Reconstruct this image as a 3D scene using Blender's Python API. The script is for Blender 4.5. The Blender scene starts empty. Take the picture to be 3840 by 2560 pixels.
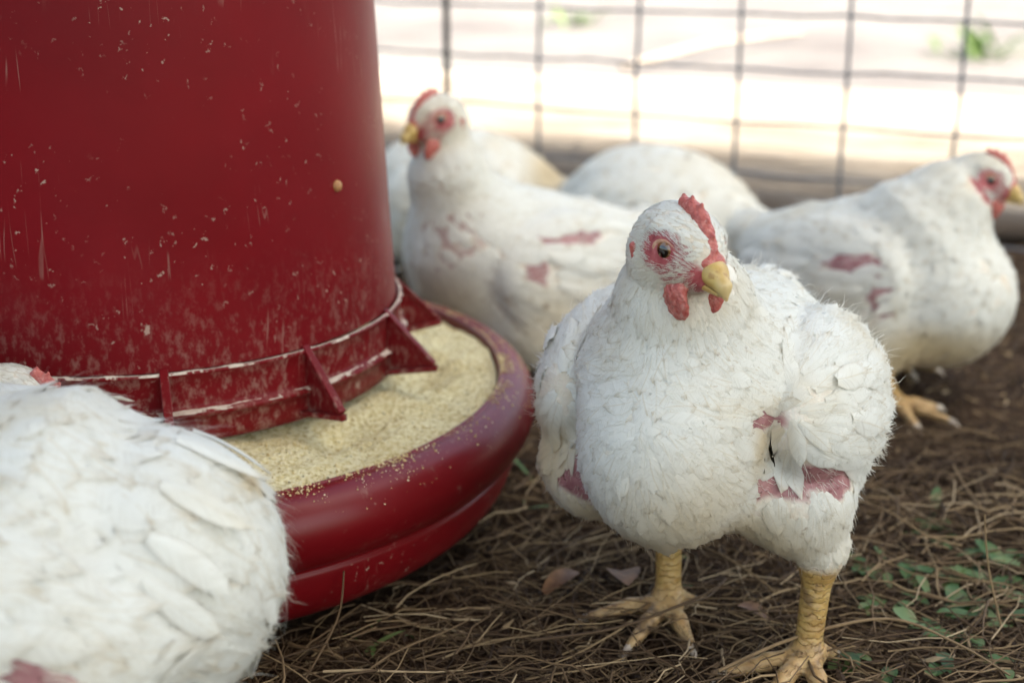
import bpy, math, random
import numpy as np
from mathutils import Vector, Matrix

# ------------------------------------------------------------------ camera, sky, sun, exposure
S = bpy.context.scene
COL = S.collection
PITCH = math.radians(17.6)
CAM_H = 0.33
cam_d = bpy.data.cameras.new('camera')
cam = bpy.data.objects.new('camera', cam_d)
COL.objects.link(cam)
cam.location = (0, 0, CAM_H)
cam.rotation_euler = (math.pi / 2 - PITCH, 0, 0)
cam_d.lens = 50
cam_d.sensor_width = 36
cam_d.clip_start = 0.02
cam_d.clip_end = 3000
cam_d.dof.use_dof = True
cam_d.dof.focus_distance = 0.575
cam_d.dof.aperture_fstop = 7.0
S.camera = cam

SUN_EL = math.radians(60)
SUN_AZ = math.radians(140)          # clockwise from +Y: high, from the side
world = bpy.data.worlds.new('World')
S.world = world
world.use_nodes = True
wn = world.node_tree.nodes
wl = world.node_tree.links
wn.clear()
sky = wn.new('ShaderNodeTexSky')
sky.sky_type = 'NISHITA'
sky.sun_disc = False
sky.sun_elevation = SUN_EL
sky.sun_rotation = SUN_AZ
sky.air_density = 1.0
sky.dust_density = 4.0
sky.ozone_density = 0.6
bg = wn.new('ShaderNodeBackground')
bg.inputs['Strength'].default_value = 0.15
wo = wn.new('ShaderNodeOutputWorld')
wl.new(sky.outputs[0], bg.inputs[0])
wl.new(bg.outputs[0], wo.inputs[0])
sun_d = bpy.data.lights.new('sun', 'SUN')
sun_d.energy = 3.6
sun_d.angle = math.radians(0.53)
sun_d.color = (1.0, 0.95, 0.87)
sun = bpy.data.objects.new('sun', sun_d)
COL.objects.link(sun)
sdir = Vector((math.sin(SUN_AZ) * math.cos(SUN_EL), math.cos(SUN_AZ) * math.cos(SUN_EL), math.sin(SUN_EL)))
sun.rotation_euler = sdir.to_track_quat('Z', 'Y').to_euler()
sun.location = sdir * 30
S.view_settings.view_transform = 'Standard'
S.view_settings.look = 'None'
S.view_settings.gamma = 1
S.view_settings.exposure = 1.93
S.view_settings.use_white_balance = True       # camera balanced for open shade
S.view_settings.white_balance_temperature = 7100
S.view_settings.white_balance_tint = 2
S.cycles.use_denoising = True
S.cycles.max_bounces = 8
S.cycles.diffuse_bounces = 4
S.cycles.transparent_max_bounces = 6
S.cycles.caustics_reflective = False
S.cycles.caustics_refractive = False

rng = np.random.default_rng(7)
random.seed(7)

# ------------------------------------------------------------------ helpers
def mesh_from(name, V, F, smooth=True, attrs=None, normals=None):
    """V (n,3); F an (m,k) array or a list of lists"""
    me = bpy.data.meshes.new(name)
    V = np.ascontiguousarray(V, dtype=np.float32)
    if isinstance(F, np.ndarray):
        k = F.shape[1]
        me.vertices.add(len(V))
        me.vertices.foreach_set('co', V.ravel())
        me.loops.add(F.size)
        me.loops.foreach_set('vertex_index', F.astype(np.int32).ravel())
        me.polygons.add(len(F))
        me.polygons.foreach_set('loop_start', np.arange(0, F.size, k, dtype=np.int32))
        me.update(calc_edges=True)
    else:
        me.from_pydata([tuple(v) for v in V], [], [tuple(f) for f in F])
        me.update()
    me.polygons.foreach_set('use_smooth', np.full(len(me.polygons), smooth, dtype=bool))
    for k_, a in (attrs or {}).items():
        a = np.asarray(a, dtype=np.float32)
        if a.ndim == 1:
            at = me.attributes.new(k_, 'FLOAT', 'POINT')
            at.data.foreach_set('value', a)
        else:
            at = me.attributes.new(k_, 'FLOAT_VECTOR', 'POINT')
            at.data.foreach_set('vector', a.ravel())
    if normals is not None:
        me.normals_split_custom_set_from_vertices(np.asarray(normals, dtype=np.float32).tolist())
    return me


def obj(name, me, mat=None, parent=None, loc=None, rot=None, kind=None):
    o = bpy.data.objects.new(name, me)
    COL.objects.link(o)
    if mat is not None and me is not None and len(me.materials) == 0:
        me.materials.append(mat)
    if parent is not None:
        o.parent = parent
    if loc is not None:
        o.location = loc
    if rot is not None:
        o.rotation_euler = rot
    if kind:
        o['kind'] = kind
    return o


def tag(o, label, cat, group=None):
    o['label'] = label
    o['category'] = cat
    if group:
        o['group'] = group
    return o


def empty(name, loc, rz=0.0):
    o = bpy.data.objects.new(name, None)
    o.empty_display_size = 0.05
    COL.objects.link(o)
    o.location = loc
    o.rotation_euler = (0, 0, rz)
    return o


def nrm(a):
    return a / np.maximum(np.linalg.norm(a, axis=-1, keepdims=True), 1e-9)


def lathe(profile, n=96, closed=False):
    prof = np.array(profile, float)
    m = len(prof)
    th = np.linspace(0, 2 * np.pi, n, endpoint=False)
    V = np.empty((n, m, 3))
    V[..., 0] = np.cos(th)[:, None] * prof[:, 0]
    V[..., 1] = np.sin(th)[:, None] * prof[:, 0]
    V[..., 2] = prof[:, 1]
    idx = np.arange(n * m).reshape(n, m)
    nx = np.roll(idx, -1, axis=0)
    if closed:
        i2 = np.roll(idx, -1, axis=1)
        n2 = np.roll(nx, -1, axis=1)
        F = np.stack([idx, nx, n2, i2], -1).reshape(-1, 4)
    else:
        F = np.stack([idx[:, :-1], nx[:, :-1], nx[:, 1:], idx[:, 1:]], -1).reshape(-1, 4)
    return V.reshape(-1, 3), F


def tubes(paths, radii, k=5):
    """paths (N,m,3), radii (N,m) -> merged tube mesh arrays"""
    N, m, _ = paths.shape
    T = np.gradient(paths, axis=1)
    T = nrm(T)
    ref = np.where(np.abs(T[..., 2:3]) > 0.9, np.array([1.0, 0, 0]), np.array([0, 0, 1.0]))
    A = nrm(np.cross(T, ref))
    B = np.cross(T, A)
    th = np.linspace(0, 2 * np.pi, k, endpoint=False)
    V = paths[:, :, None, :] + radii[:, :, None, None] * (np.cos(th)[:, None] * A[:, :, None, :] + np.sin(th)[:, None] * B[:, :, None, :])
    idx = np.arange(N * m * k).reshape(N, m, k)
    nx = np.roll(idx, -1, axis=2)
    F = np.stack([idx[:, :-1], nx[:, :-1], nx[:, 1:], idx[:, 1:]], -1).reshape(-1, 4)
    return V.reshape(-1, 3), F


# ------------------------------------------------------------------ materials
class NT:
    def __init__(self, name):
        self.m = bpy.data.materials.new(name)
        self.m.use_nodes = True
        self.t = self.m.node_tree
        self.n = self.t.nodes
        self.l = self.t.links
        self.b = self.n['Principled BSDF']
        self.out = self.n['Material Output']

    def new(self, t, **kw):
        nd = self.n.new(t)
        for k, v in kw.items():
            setattr(nd, k, v)
        return nd

    def set(self, sock, v):
        if hasattr(v, 'is_output'):
            self.l.new(v, sock)
        else:
            if isinstance(v, tuple) and len(v) == 3 and sock.type == 'RGBA':
                v = (*v, 1)
            sock.default_value = v

    def bs(self, **kw):
        for k, v in kw.items():
            self.set(self.b.inputs[k.replace('_', ' ')], v)

    def obj_co(self):
        return self.new('ShaderNodeTexCoord').outputs['Object']

    def attr(self, name, vec=False):
        a = self.new('ShaderNodeAttribute')
        a.attribute_name = name
        return a.outputs['Vector' if vec else 'Fac']

    def noise(self, co, scale, detail=3.0, rough=0.55, dist=0.0, out='Fac'):
        nd = self.new('ShaderNodeTexNoise')
        if co is not None:
            self.l.new(co, nd.inputs['Vector'])
        nd.inputs['Scale'].default_value = scale
        nd.inputs['Detail'].default_value = detail
        nd.inputs['Roughness'].default_value = rough
        nd.inputs['Distortion'].default_value = dist
        return nd.outputs[out]

    def vor(self, co, scale, out='Distance', feat='F1'):
        nd = self.new('ShaderNodeTexVoronoi')
        nd.feature = feat
        if co is not None:
            self.l.new(co, nd.inputs['Vector'])
        nd.inputs['Scale'].default_value = scale
        return nd.outputs[out]

    def mapv(self, co, scale=(1, 1, 1), loc=(0, 0, 0)):
        nd = self.new('ShaderNodeMapping')
        self.l.new(co, nd.inputs[0])
        nd.inputs['Scale'].default_value = scale
        nd.inputs['Location'].default_value = loc
        return nd.outputs[0]

    def ramp(self, fac, *stops, interp='LINEAR'):
        nd = self.new('ShaderNodeValToRGB')
        nd.color_ramp.interpolation = interp
        self.l.new(fac, nd.inputs[0])
        e = nd.color_ramp.elements
        while len(e) < len(stops):
            e.new(0.5)
        for el, (p, c) in zip(e, stops):
            el.position = p
            if not isinstance(c, tuple):
                c = (c, c, c)
            el.color = (*c, 1)
        return nd.outputs[0]

    def sm(self, v, a, b):
        nd = self.new('ShaderNodeMapRange')
        nd.interpolation_type = 'SMOOTHSTEP'
        self.set(nd.inputs[0], v)
        nd.inputs[1].default_value = a
        nd.inputs[2].default_value = b
        return nd.outputs[0]

    def math(self, op, a, b=0.0, c=None):
        nd = self.new('ShaderNodeMath', operation=op)
        self.set(nd.inputs[0], a)
        self.set(nd.inputs[1], b)
        if c is not None:
            self.set(nd.inputs[2], c)
        return nd.outputs[0]

    def mix(self, fac, a, b, blend='MIX'):
        nd = self.new('ShaderNodeMix')
        nd.data_type = 'RGBA'
        nd.blend_type = blend
        self.set(nd.inputs['Factor'], fac)
        self.set(nd.inputs[6], a)
        self.set(nd.inputs[7], b)
        return nd.outputs[2]

    def sep(self, co):
        nd = self.new('ShaderNodeSeparateXYZ')
        self.l.new(co, nd.inputs[0])
        return nd.outputs

    def comb(self, x, y, z):
        nd = self.new('ShaderNodeCombineXYZ')
        self.set(nd.inputs[0], x)
        self.set(nd.inputs[1], y)
        self.set(nd.inputs[2], z)
        return nd.outputs[0]

    def bump(self, h, strength=0.3, dist=0.001):
        nd = self.new('ShaderNodeBump')
        self.l.new(h, nd.inputs['Height'])
        nd.inputs['Strength'].default_value = strength
        nd.inputs['Distance'].default_value = dist
        self.l.new(nd.outputs[0], self.b.inputs['Normal'])
        return nd.outputs[0]


def feather_mat(name, soil=1.0):
    m = NT(name)
    co = m.obj_co()
    fu, fv, rn = m.attr('fu'), m.attr('fv'), m.attr('rnd')
    skinf = m.attr('stain_shade')
    white = (0.80, 0.79, 0.725)
    cream = (0.66, 0.555, 0.36)
    # broad yellowing and small dirt flecks with shapes of their own
    big = m.sm(m.noise(co, 14, 4, 0.6), 0.50 - 0.05 * soil, 0.74)
    c = m.mix(m.math('MULTIPLY', big, 0.55 * soil), white, cream)
    c = m.mix(m.math('MULTIPLY', m.sm(skinf, 0.08, 1.0), 0.80), c, (0.60, 0.455, 0.23))  # stains, plus the underside's shade and warm bounce put into the colour
    c = m.mix(m.math('MULTIPLY', m.sm(skinf, 1.0, 2.0), m.sm(m.noise(co, 110, 4, 0.65), 0.36, 0.60)), c, (0.26, 0.13, 0.065))
    # vane tips are a little soiled
    tip = m.math('MULTIPLY', m.sm(fu, 0.72, 1.0), m.sm(rn, 0.25, 0.9))
    c = m.mix(m.math('MULTIPLY', tip, 0.55), c, (0.55, 0.45, 0.30))
    av = m.math('ABSOLUTE', fv)
    c = m.mix(m.math('MULTIPLY', m.sm(av, 0.78, 1.0), 0.28), c, (0.50, 0.43, 0.33))
    c = m.mix(m.math('MULTIPLY', m.sm(av, 0.10, 0.03), m.math('MULTIPLY', m.sm(rn, 0.3, 0.8), 0.35)), c, (0.60, 0.50, 0.33))
    # barbs: fine streaks running obliquely from the shaft
    st = m.comb(m.math('SUBTRACT', m.math('MULTIPLY', fu, 30.0), m.math('MULTIPLY', av, 7.0)), m.math('MULTIPLY', rn, 91.0), m.math('MULTIPLY', fv, 0.6))
    barb = m.noise(st, 1.0, 2.0, 0.6)
    c = m.mix(m.math('MULTIPLY', m.sm(barb, 0.50, 0.70), 0.34), c, (0.52, 0.48, 0.40))
    fl = m.math('MULTIPLY', m.sm(m.noise(co, 75, 4, 0.65), 0.66, 0.74), m.sm(m.noise(co, 17, 2), 0.48, 0.60))
    c = m.mix(m.math('MULTIPLY', fl, 0.65), c, (0.24, 0.13, 0.05))
    m.bs(Base_Color=c, Roughness=0.62, Specular_IOR_Level=0.25)
    m.b.inputs['Sheen Weight'].default_value = 0.15
    m.bump(barb, 0.25, 0.0006)
    tr = m.new('ShaderNodeBsdfTranslucent')
    m.l.new(c, tr.inputs[0])
    mx = m.new('ShaderNodeMixShader')
    mx.inputs[0].default_value = 0.28
    m.l.new(m.b.outputs[0], mx.inputs[1])
    m.l.new(tr.outputs[0], mx.inputs[2])
    m.l.new(mx.outputs[0], m.out.inputs[0])
    return m.m


def skin_mat():
    """body under the plumage: white down base, pink bare skin, red face, yellow scaled shanks (each by its own mask)"""
    m = NT('chicken_skin')
    co = m.obj_co()
    base = m.mix(m.sm(m.noise(co, 60, 3), 0.35, 0.7), (0.68, 0.63, 0.54), (0.56, 0.48, 0.37))
    n1 = m.noise(co, 90, 4, 0.6)
    pink = m.ramp(n1, (0.3, (0.22, 0.085, 0.090)), (0.55, (0.34, 0.155, 0.155)), (0.75, (0.47, 0.27, 0.26)))
    red = m.ramp(m.noise(co, 300, 3, 0.6), (0.3, (0.24, 0.030, 0.038)), (0.6, (0.38, 0.080, 0.085)), (0.8, (0.54, 0.22, 0.20)))
    x = m.sep(co)
    leg = m.ramp(m.noise(co, 120, 3, 0.6), (0.3, (0.29, 0.165, 0.050)), (0.6, (0.42, 0.27, 0.085)), (0.8, (0.50, 0.37, 0.17)))
    toe = m.ramp(m.noise(co, 150, 3, 0.6), (0.3, (0.37, 0.215, 0.085)), (0.7, (0.52, 0.355, 0.165)))
    leg = m.mix(m.sm(x[2], 0.022, 0.008), leg, toe)
    zz = m.math('ADD', m.math('MULTIPLY', x[2], 330.0), m.math('MULTIPLY', m.noise(co, 150, 3), 3.0))
    groove = m.sm(m.math('PINGPONG', zz, 0.5), 0.14, 0.0)
    leg = m.mix(m.math('MULTIPLY', groove, 0.20), leg, (0.20, 0.095, 0.03))
    dirt = m.math('MULTIPLY', m.sm(m.noise(co, 55, 4, 0.65), 0.52, 0.66), 0.75)
    leg = m.mix(dirt, leg, (0.13, 0.075, 0.035))
    c = m.mix(m.attr('pink'), base, pink)
    c = m.mix(m.attr('face'), c, red)
    c = m.mix(m.attr('leg'), c, leg)
    m.bs(Base_Color=c, Roughness=0.5)
    m.b.inputs['Subsurface Weight'].default_value = 0.12
    m.b.inputs['Subsurface Radius'].default_value = (0.004, 0.0015, 0.001)
    m.b.inputs['Subsurface Scale'].default_value = 0.6
    # scutes on the shanks, pimples on the skin
    sc = m.math('MULTIPLY', m.vor(m.mapv(co, (150, 150, 330)), 1.0), m.attr('leg'))
    sc = m.math('SUBTRACT', sc, m.math('MULTIPLY', m.math('MULTIPLY', groove, 1.2), m.attr('leg')))
    h = m.math('ADD', m.math('MULTIPLY', sc, 0.9), m.math('ADD', m.math('MULTIPLY', m.noise(co, 500, 2), 0.4), m.math('MULTIPLY', m.sm(m.vor(co, 330), 0.35, 0.0), m.attr('pink'))))
    m.bump(h, 0.7, 0.0012)
    return m.m


def simple(name, c1, c2, scale=80, rough=0.5, bump=0.3, bd=0.001, detail=4, spec=0.5, sub=0.0):
    m = NT(name)
    co = m.obj_co()
    n = m.noise(co, scale, detail, 0.6)
    m.bs(Base_Color=m.ramp(n, (0.3, c1), (0.7, c2)), Roughness=rough, Specular_IOR_Level=spec)
    if sub:
        m.b.inputs['Subsurface Weight'].default_value = sub
        m.b.inputs['Subsurface Radius'].default_value = (0.004, 0.001, 0.001)
        m.b.inputs['Subsurface Scale'].default_value = 0.5
    m.bump(n, bump, bd)
    return m.m


M_FEATHER = feather_mat('white_feather', 1.0)
M_FEATHER_SOILED = feather_mat('soiled_white_feather', 1.35)
M_SKIN = skin_mat()


def comb_mat():
    m = NT('comb_flesh')
    co = m.obj_co()
    n = m.noise(co, 420, 4, 0.65)
    c = m.ramp(n, (0.3, (0.31, 0.050, 0.042)), (0.55, (0.46, 0.125, 0.098)), (0.78, (0.62, 0.34, 0.28)))
    m.bs(Base_Color=c, Roughness=0.45)
    m.b.inputs['Subsurface Weight'].default_value = 0.25
    m.b.inputs['Subsurface Radius'].default_value = (0.005, 0.001, 0.001)
    m.b.inputs['Subsurface Scale'].default_value = 0.4
    m.bump(m.vor(co, 900), 0.5, 0.0006)
    return m.m


def beak_mat():
    m = NT('beak_horn')
    co = m.obj_co()
    x = m.sep(co)
    n = m.noise(m.mapv(co, (90, 200, 200)), 1.0, 3)
    c = m.ramp(n, (0.3, (0.42, 0.25, 0.06)), (0.7, (0.58, 0.42, 0.15)))
    c = m.mix(m.sm(x[0], 0.026, 0.036), c, (0.60, 0.48, 0.26))
    c = m.mix(m.math('MULTIPLY', m.sm(m.noise(co, 260, 3), 0.58, 0.68), 0.6), c, (0.30, 0.14, 0.05))
    m.bs(Base_Color=c, Roughness=0.38)
    m.bump(n, 0.2, 0.0006)
    return m.m


def eye_mat():
    m = NT('eye_dark')
    co = m.obj_co()
    x = m.sep(co)
    r = m.math('SQRT', m.math('ADD', m.math('POWER', x[0], 2.0), m.math('POWER', x[2], 2.0)))
    c = m.ramp(m.math('DIVIDE', r, 0.0043), (0.0, (0.004, 0.003, 0.003)), (0.52, (0.006, 0.004, 0.003)), (0.60, (0.14, 0.062, 0.018)), (0.95, (0.22, 0.11, 0.04)))
    m.bs(Base_Color=c, Roughness=0.04)
    m.b.inputs['Coat Weight'].default_value = 1.0
    m.b.inputs['Coat Roughness'].default_value = 0.02
    return m.m


M_COMB, M_BEAK, M_EYE = comb_mat(), beak_mat(), eye_mat()
M_LID = simple('eyelid_skin', (0.42, 0.20, 0.12), (0.56, 0.33, 0.22), 400, 0.5, 0.4, 0.0005)
M_NOSTRIL = simple('nostril_dark', (0.05, 0.02, 0.012), (0.12, 0.05, 0.03), 400, 0.7, 0.1)
M_CLAW = simple('claw_horn', (0.42, 0.33, 0.24), (0.62, 0.54, 0.44), 300, 0.4, 0.1)


def red_plastic(name, base_dust_z=None, spec=0.13):
    m = NT(name)
    co = m.obj_co()
    x = m.sep(co)
    n = m.noise(co, 9, 5, 0.6)
    c = m.ramp(n, (0.3, (0.115, 0.0024, 0.0048)), (0.7, (0.155, 0.0036, 0.007)))
    dusty = (0.55, 0.43, 0.33)
    # flecks, scratches, faint vertical smears
    dco = m.mix(0.012, co, m.noise(co, 220, 3, 0.6, out='Color'), 'ADD')
    v = m.vor(m.mapv(dco, (1, 1, 0.7)), 190)
    gate = m.sm(m.noise(co, 22, 3, 0.6), 0.42, 0.66)
    fleck = m.math('MULTIPLY', m.sm(v, 0.20, 0.08), gate)
    v2 = m.vor(m.mapv(dco, (1, 1, 0.55)), 60)
    f2 = m.math('MULTIPLY', m.sm(m.math('ADD', v2, m.math('MULTIPLY', m.noise(co, 300, 3), 0.12)), 0.19, 0.13), m.sm(m.noise(co, 31, 2), 0.5, 0.6))
    smear = m.math('MULTIPLY', m.sm(m.noise(m.mapv(co, (60, 60, 11)), 1.0, 5, 0.7), 0.60, 0.78), m.sm(m.noise(co, 7, 3), 0.45, 0.62))
    d = m.math('MAXIMUM', m.math('MULTIPLY', fleck, 0.55), m.math('MULTIPLY', f2, 0.5))
    d = m.math('MAXIMUM', d, m.math('MULTIPLY', smear, 0.22))
    for sc_, rot_ in (((420, 420, 16), (0.0, 0.5, 0.0)), ((300, 300, 10), (0.25, -0.35, 0.4))):
        mp = m.mapv(co, sc_)
        mp.node.inputs['Rotation'].default_value = rot_
        ns_ = m.math('ABSOLUTE', m.math('SUBTRACT', m.noise(mp, 0.35, 1.0), 0.5))
        scr = m.math('MULTIPLY', m.sm(ns_, 0.010, 0.003), m.sm(m.noise(co, 19 + 6 * rot_[1], 3), 0.58, 0.68))
        d = m.math('MAXIMUM', d, m.math('MULTIPLY', scr, 0.20))
    if base_dust_z is not None:
        z0, z1, amt = base_dust_z
        cling = m.math('MULTIPLY', m.sm(x[2], z1, z0), m.math('ADD', m.math('MULTIPLY', m.sm(m.noise(m.mapv(co, (260, 260, 150)), 1.0, 5, 0.75), 0.47, 0.68), 0.85), 0.03))
        d = m.math('MAXIMUM', d, m.math('MULTIPLY', cling, amt))
    c = m.mix(d, c, dusty)
    rgh = m.math('ADD', 0.30, m.math('MULTIPLY', d, 0.5))
    rgh = m.math('ADD', rgh, m.math('MULTIPLY', m.noise(co, 30, 4), 0.12))
    m.bs(Base_Color=c, Roughness=rgh, Specular_IOR_Level=spec)
    m.bump(m.math('ADD', m.math('MULTIPLY', m.noise(co, 55, 4), 0.5), m.math('MULTIPLY', d, 0.6)), 0.18, 0.0015)
    return m.m


M_HOPPER = red_plastic('dusty_red_plastic', (0.085, 0.18, 0.34))
M_FIN = red_plastic('red_plastic_fin', (0.09, 0.125, 0.45))
M_PAN = red_plastic('red_plastic_pan', (0.08, 0.066, 0.0), 0.32)


def feed_mat():
    m = NT('feed_mash')
    co = m.obj_co()
    n = m.noise(co, 420, 4, 0.7)
    c = m.ramp(n, (0.30, (0.30, 0.20, 0.075)), (0.42, (0.68, 0.57, 0.29)), (0.56, (0.84, 0.75, 0.47)), (0.8, (0.90, 0.84, 0.60)))
    c = m.mix(m.math('MULTIPLY', m.sm(m.noise(co, 28, 3), 0.45, 0.7), 0.25), c, (0.58, 0.42, 0.14))
    dark = m.math('MULTIPLY', m.sm(m.vor(co, 260), 0.20, 0.12), m.sm(m.noise(co, 60, 2), 0.45, 0.6))
    c = m.mix(m.math('MULTIPLY', dark, 0.85), c, (0.10, 0.075, 0.04))
    m.bs(Base_Color=c, Roughness=0.9, Specular_IOR_Level=0.1)
    m.bump(m.math('ADD', n, m.math('MULTIPLY', m.noise(co, 1100, 2), 0.5)), 0.9, 0.0025)
    return m.m


def crumb_mat(name, c1, c2):
    m = NT(name)
    c = m.ramp(m.attr('rnd'), (0.0, c1), (0.7, c2), (1.0, (0.78, 0.70, 0.47)))
    m.bs(Base_Color=c, Roughness=0.9)
    return m.m


M_FEED = feed_mat()
M_DUST = simple('pale_feed_dust', (0.42, 0.31, 0.24), (0.68, 0.58, 0.46), 300, 0.95, 0.5, 0.0006)
M_CRUMB = crumb_mat('feed_crumbs', (0.42, 0.30, 0.12), (0.70, 0.58, 0.31))


def straw_mat():
    m = NT('dry_grass')
    r = m.attr('rnd')
    co = m.obj_co()
    c = m.ramp(r, (0.0, (0.035, 0.020, 0.011)), (0.3, (0.065, 0.038, 0.020)), (0.6, (0.14, 0.088, 0.046)), (0.88, (0.29, 0.20, 0.105)), (1.0, (0.45, 0.34, 0.21)))
    c = m.mix(m.math('MULTIPLY', m.sm(m.noise(co, 160, 3), 0.5, 0.7), 0.5), c, (0.10, 0.06, 0.03))
    m.bs(Base_Color=c, Roughness=0.7, Specular_IOR_Level=0.25)
    return m.m


def green_mat():
    m = NT('green_blade')
    r = m.attr('rnd')
    co = m.obj_co()
    c = m.ramp(r, (0.0, (0.035, 0.085, 0.018)), (0.5, (0.075, 0.15, 0.030)), (1.0, (0.18, 0.25, 0.09)))
    c = m.mix(m.math('MULTIPLY', m.sm(m.noise(co, 120, 3), 0.52, 0.72), 0.5), c, (0.20, 0.16, 0.06))
    m.bs(Base_Color=c, Roughness=0.5)
    tr = m.new('ShaderNodeBsdfTranslucent')
    m.l.new(c, tr.inputs[0])
    mx = m.new('ShaderNodeMixShader')
    mx.inputs[0].default_value = 0.25
    m.l.new(m.b.outputs[0], mx.inputs[1])
    m.l.new(tr.outputs[0], mx.inputs[2])
    m.l.new(mx.outputs[0], m.out.inputs[0])
    return m.m


M_STRAW, M_GREEN = straw_mat(), green_mat()
M_DEADLEAF = simple('dead_leaf', (0.10, 0.045, 0.02), (0.26, 0.13, 0.055), 120, 0.6, 0.4)
M_WIRE = simple('galvanised_wire', (0.065, 0.072, 0.085), (0.15, 0.16, 0.18), 90, 0.5, 0.2, 0.0005)
M_STAKE = simple('dark_iron_stake', (0.018, 0.017, 0.017), (0.05, 0.045, 0.04), 90, 0.6, 0.3, 0.0006)
M_RIVET = simple('rusty_rivet', (0.24, 0.095, 0.03), (0.46, 0.24, 0.09), 500, 0.6, 0.5, 0.0006)


def log_mat():
    m = NT('weathered_log')
    co = m.obj_co()
    n = m.noise(m.mapv(co, (6, 70, 70)), 1.0, 5, 0.65, 0.4)
    c = m.ramp(n, (0.28, (0.25, 0.195, 0.16)), (0.5, (0.42, 0.345, 0.29)), (0.72, (0.54, 0.46, 0.40)))
    m.bs(Base_Color=c, Roughness=0.85)
    m.bump(n, 0.8, 0.004)
    return m.m


def ground_mat():
    m = NT('pen_and_yard_soil')
    co = m.obj_co()
    x = m.sep(co)
    n = m.noise(co, 26, 6, 0.65)
    f = m.noise(co, 160, 4, 0.7)
    soil = m.ramp(n, (0.3, (0.026, 0.015, 0.009)), (0.55, (0.060, 0.036, 0.021)), (0.75, (0.11, 0.070, 0.042)))
    soil = m.mix(m.math('MULTIPLY', m.sm(f, 0.52, 0.72), 0.6), soil, (0.20, 0.135, 0.08))
    sn = m.noise(co, 2.3, 6, 0.65)
    sand = m.ramp(sn, (0.3, (0.15, 0.133, 0.135)), (0.5, (0.215, 0.195, 0.195)), (0.72, (0.28, 0.262, 0.25)))
    sand = m.mix(m.math('MULTIPLY', m.sm(m.noise(co, 9, 4, 0.7), 0.55, 0.75), 0.6), sand, (0.11, 0.095, 0.09))
    # the yard beyond the fence is bare pale soil: the line follows the log
    ln = m.math('ADD', x[1], m.math('MULTIPLY', x[0], 0.45))
    ln = m.math('ADD', ln, m.math('MULTIPLY', m.math('SUBTRACT', m.noise(co, 6, 3), 0.5), 0.5))
    c = m.mix(m.sm(ln, 1.45, 1.85), soil, sand)
    m.bs(Base_Color=c, Roughness=0.95, Specular_IOR_Level=0.1)
    m.bump(m.math('ADD', n, m.math('MULTIPLY', f, 0.5)), 0.9, 0.012)
    return m.m


M_LOG, M_GROUND = log_mat(), ground_mat()
M_ROOF = simple('weathered_shade_roof', (0.30, 0.30, 0.30), (0.46, 0.46, 0.45), 6, 0.5, 0.1)
M_POST = simple('rough_shade_post', (0.16, 0.10, 0.06), (0.30, 0.20, 0.13), 30, 0.85, 0.5, 0.004)

# ------------------------------------------------------------------ ground
def fbm(x, y, seed=0):
    r = np.random.default_rng(seed)
    z = np.zeros_like(x)
    for f, a in ((7, 1.0), (15, 0.6), (31, 0.42), (64, 0.28), (120, 0.16)):
        for _ in range(3):
            t = r.uniform(0, 2 * np.pi)
            z += a * np.sin(f * (x * np.cos(t) + y * np.sin(t)) + r.uniform(0, 6.28)) / 3
    return z


def ground_z(x, y):
    return 0.0045 * fbm(x, y, 3) * np.clip((6 - np.hypot(x, y - 1)) / 3, 0, 1) - 0.002


def axis(lo, hi, fine, far):
    a = np.arange(lo, hi + 1e-6, fine)
    g = []
    s, p = fine, hi
    while p < far:
        s *= 1.35
        p += s
        g.append(p)
    s, p = fine, lo
    h = []
    while p > -far:
        s *= 1.35
        p -= s
        h.append(p)
    return np.array(h[::-1] + list(a) + g)


gx, gy = axis(-0.7, 0.9, 0.008, 1200), axis(0.3, 2.0, 0.008, 1200)
GX, GY = np.meshgrid(gx, gy, indexing='ij')
V = np.stack([GX, GY, ground_z(GX, GY)], -1).reshape(-1, 3)
idx = np.arange(len(V)).reshape(GX.shape)
F = np.stack([idx[:-1, :-1], idx[1:, :-1], idx[1:, 1:], idx[:-1, 1:]], -1).reshape(-1, 4)
obj('ground', mesh_from('ground', V, F), M_GROUND, kind='structure')

# ------------------------------------------------------------------ poultry feeder
FC = np.array([-0.195, 0.735])
feeder = empty('poultry_feeder', (FC[0], FC[1], 0))
tag(feeder, 'dusty red plastic poultry feeder with tapered hopper and round pan', 'feeder')


def smooth_profile(pts, n=6):
    P = np.array(pts, float)
    out = []
    for i in range(len(P) - 1):
        p0, p1, p2, p3 = P[max(i - 1, 0)], P[i], P[i + 1], P[min(i + 2, len(P) - 1)]
        for t in np.linspace(0, 1, n, endpoint=False):
            out.append(0.5 * (2 * p1 + (p2 - p0) * t + (2 * p0 - 5 * p1 + 4 * p2 - p3) * t * t + (3 * p1 - p0 - 3 * p2 + p3) * t ** 3))
    out.append(P[-1])
    return out


# hopper tube (tapers towards the top), outside then inside
hop = [(0.1325, 0.1225), (0.1318, 0.135), (0.130, 0.17), (0.1225, 0.33), (0.115, 0.50), (0.1165, 0.503), (0.1165, 0.512), (0.112, 0.512), (0.112, 0.50), (0.1195, 0.33), (0.127, 0.16), (0.129, 0.1235)]
V, F = lathe(hop, 128)
obj('hopper', mesh_from('hopper', V, F), M_HOPPER, feeder)
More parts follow.
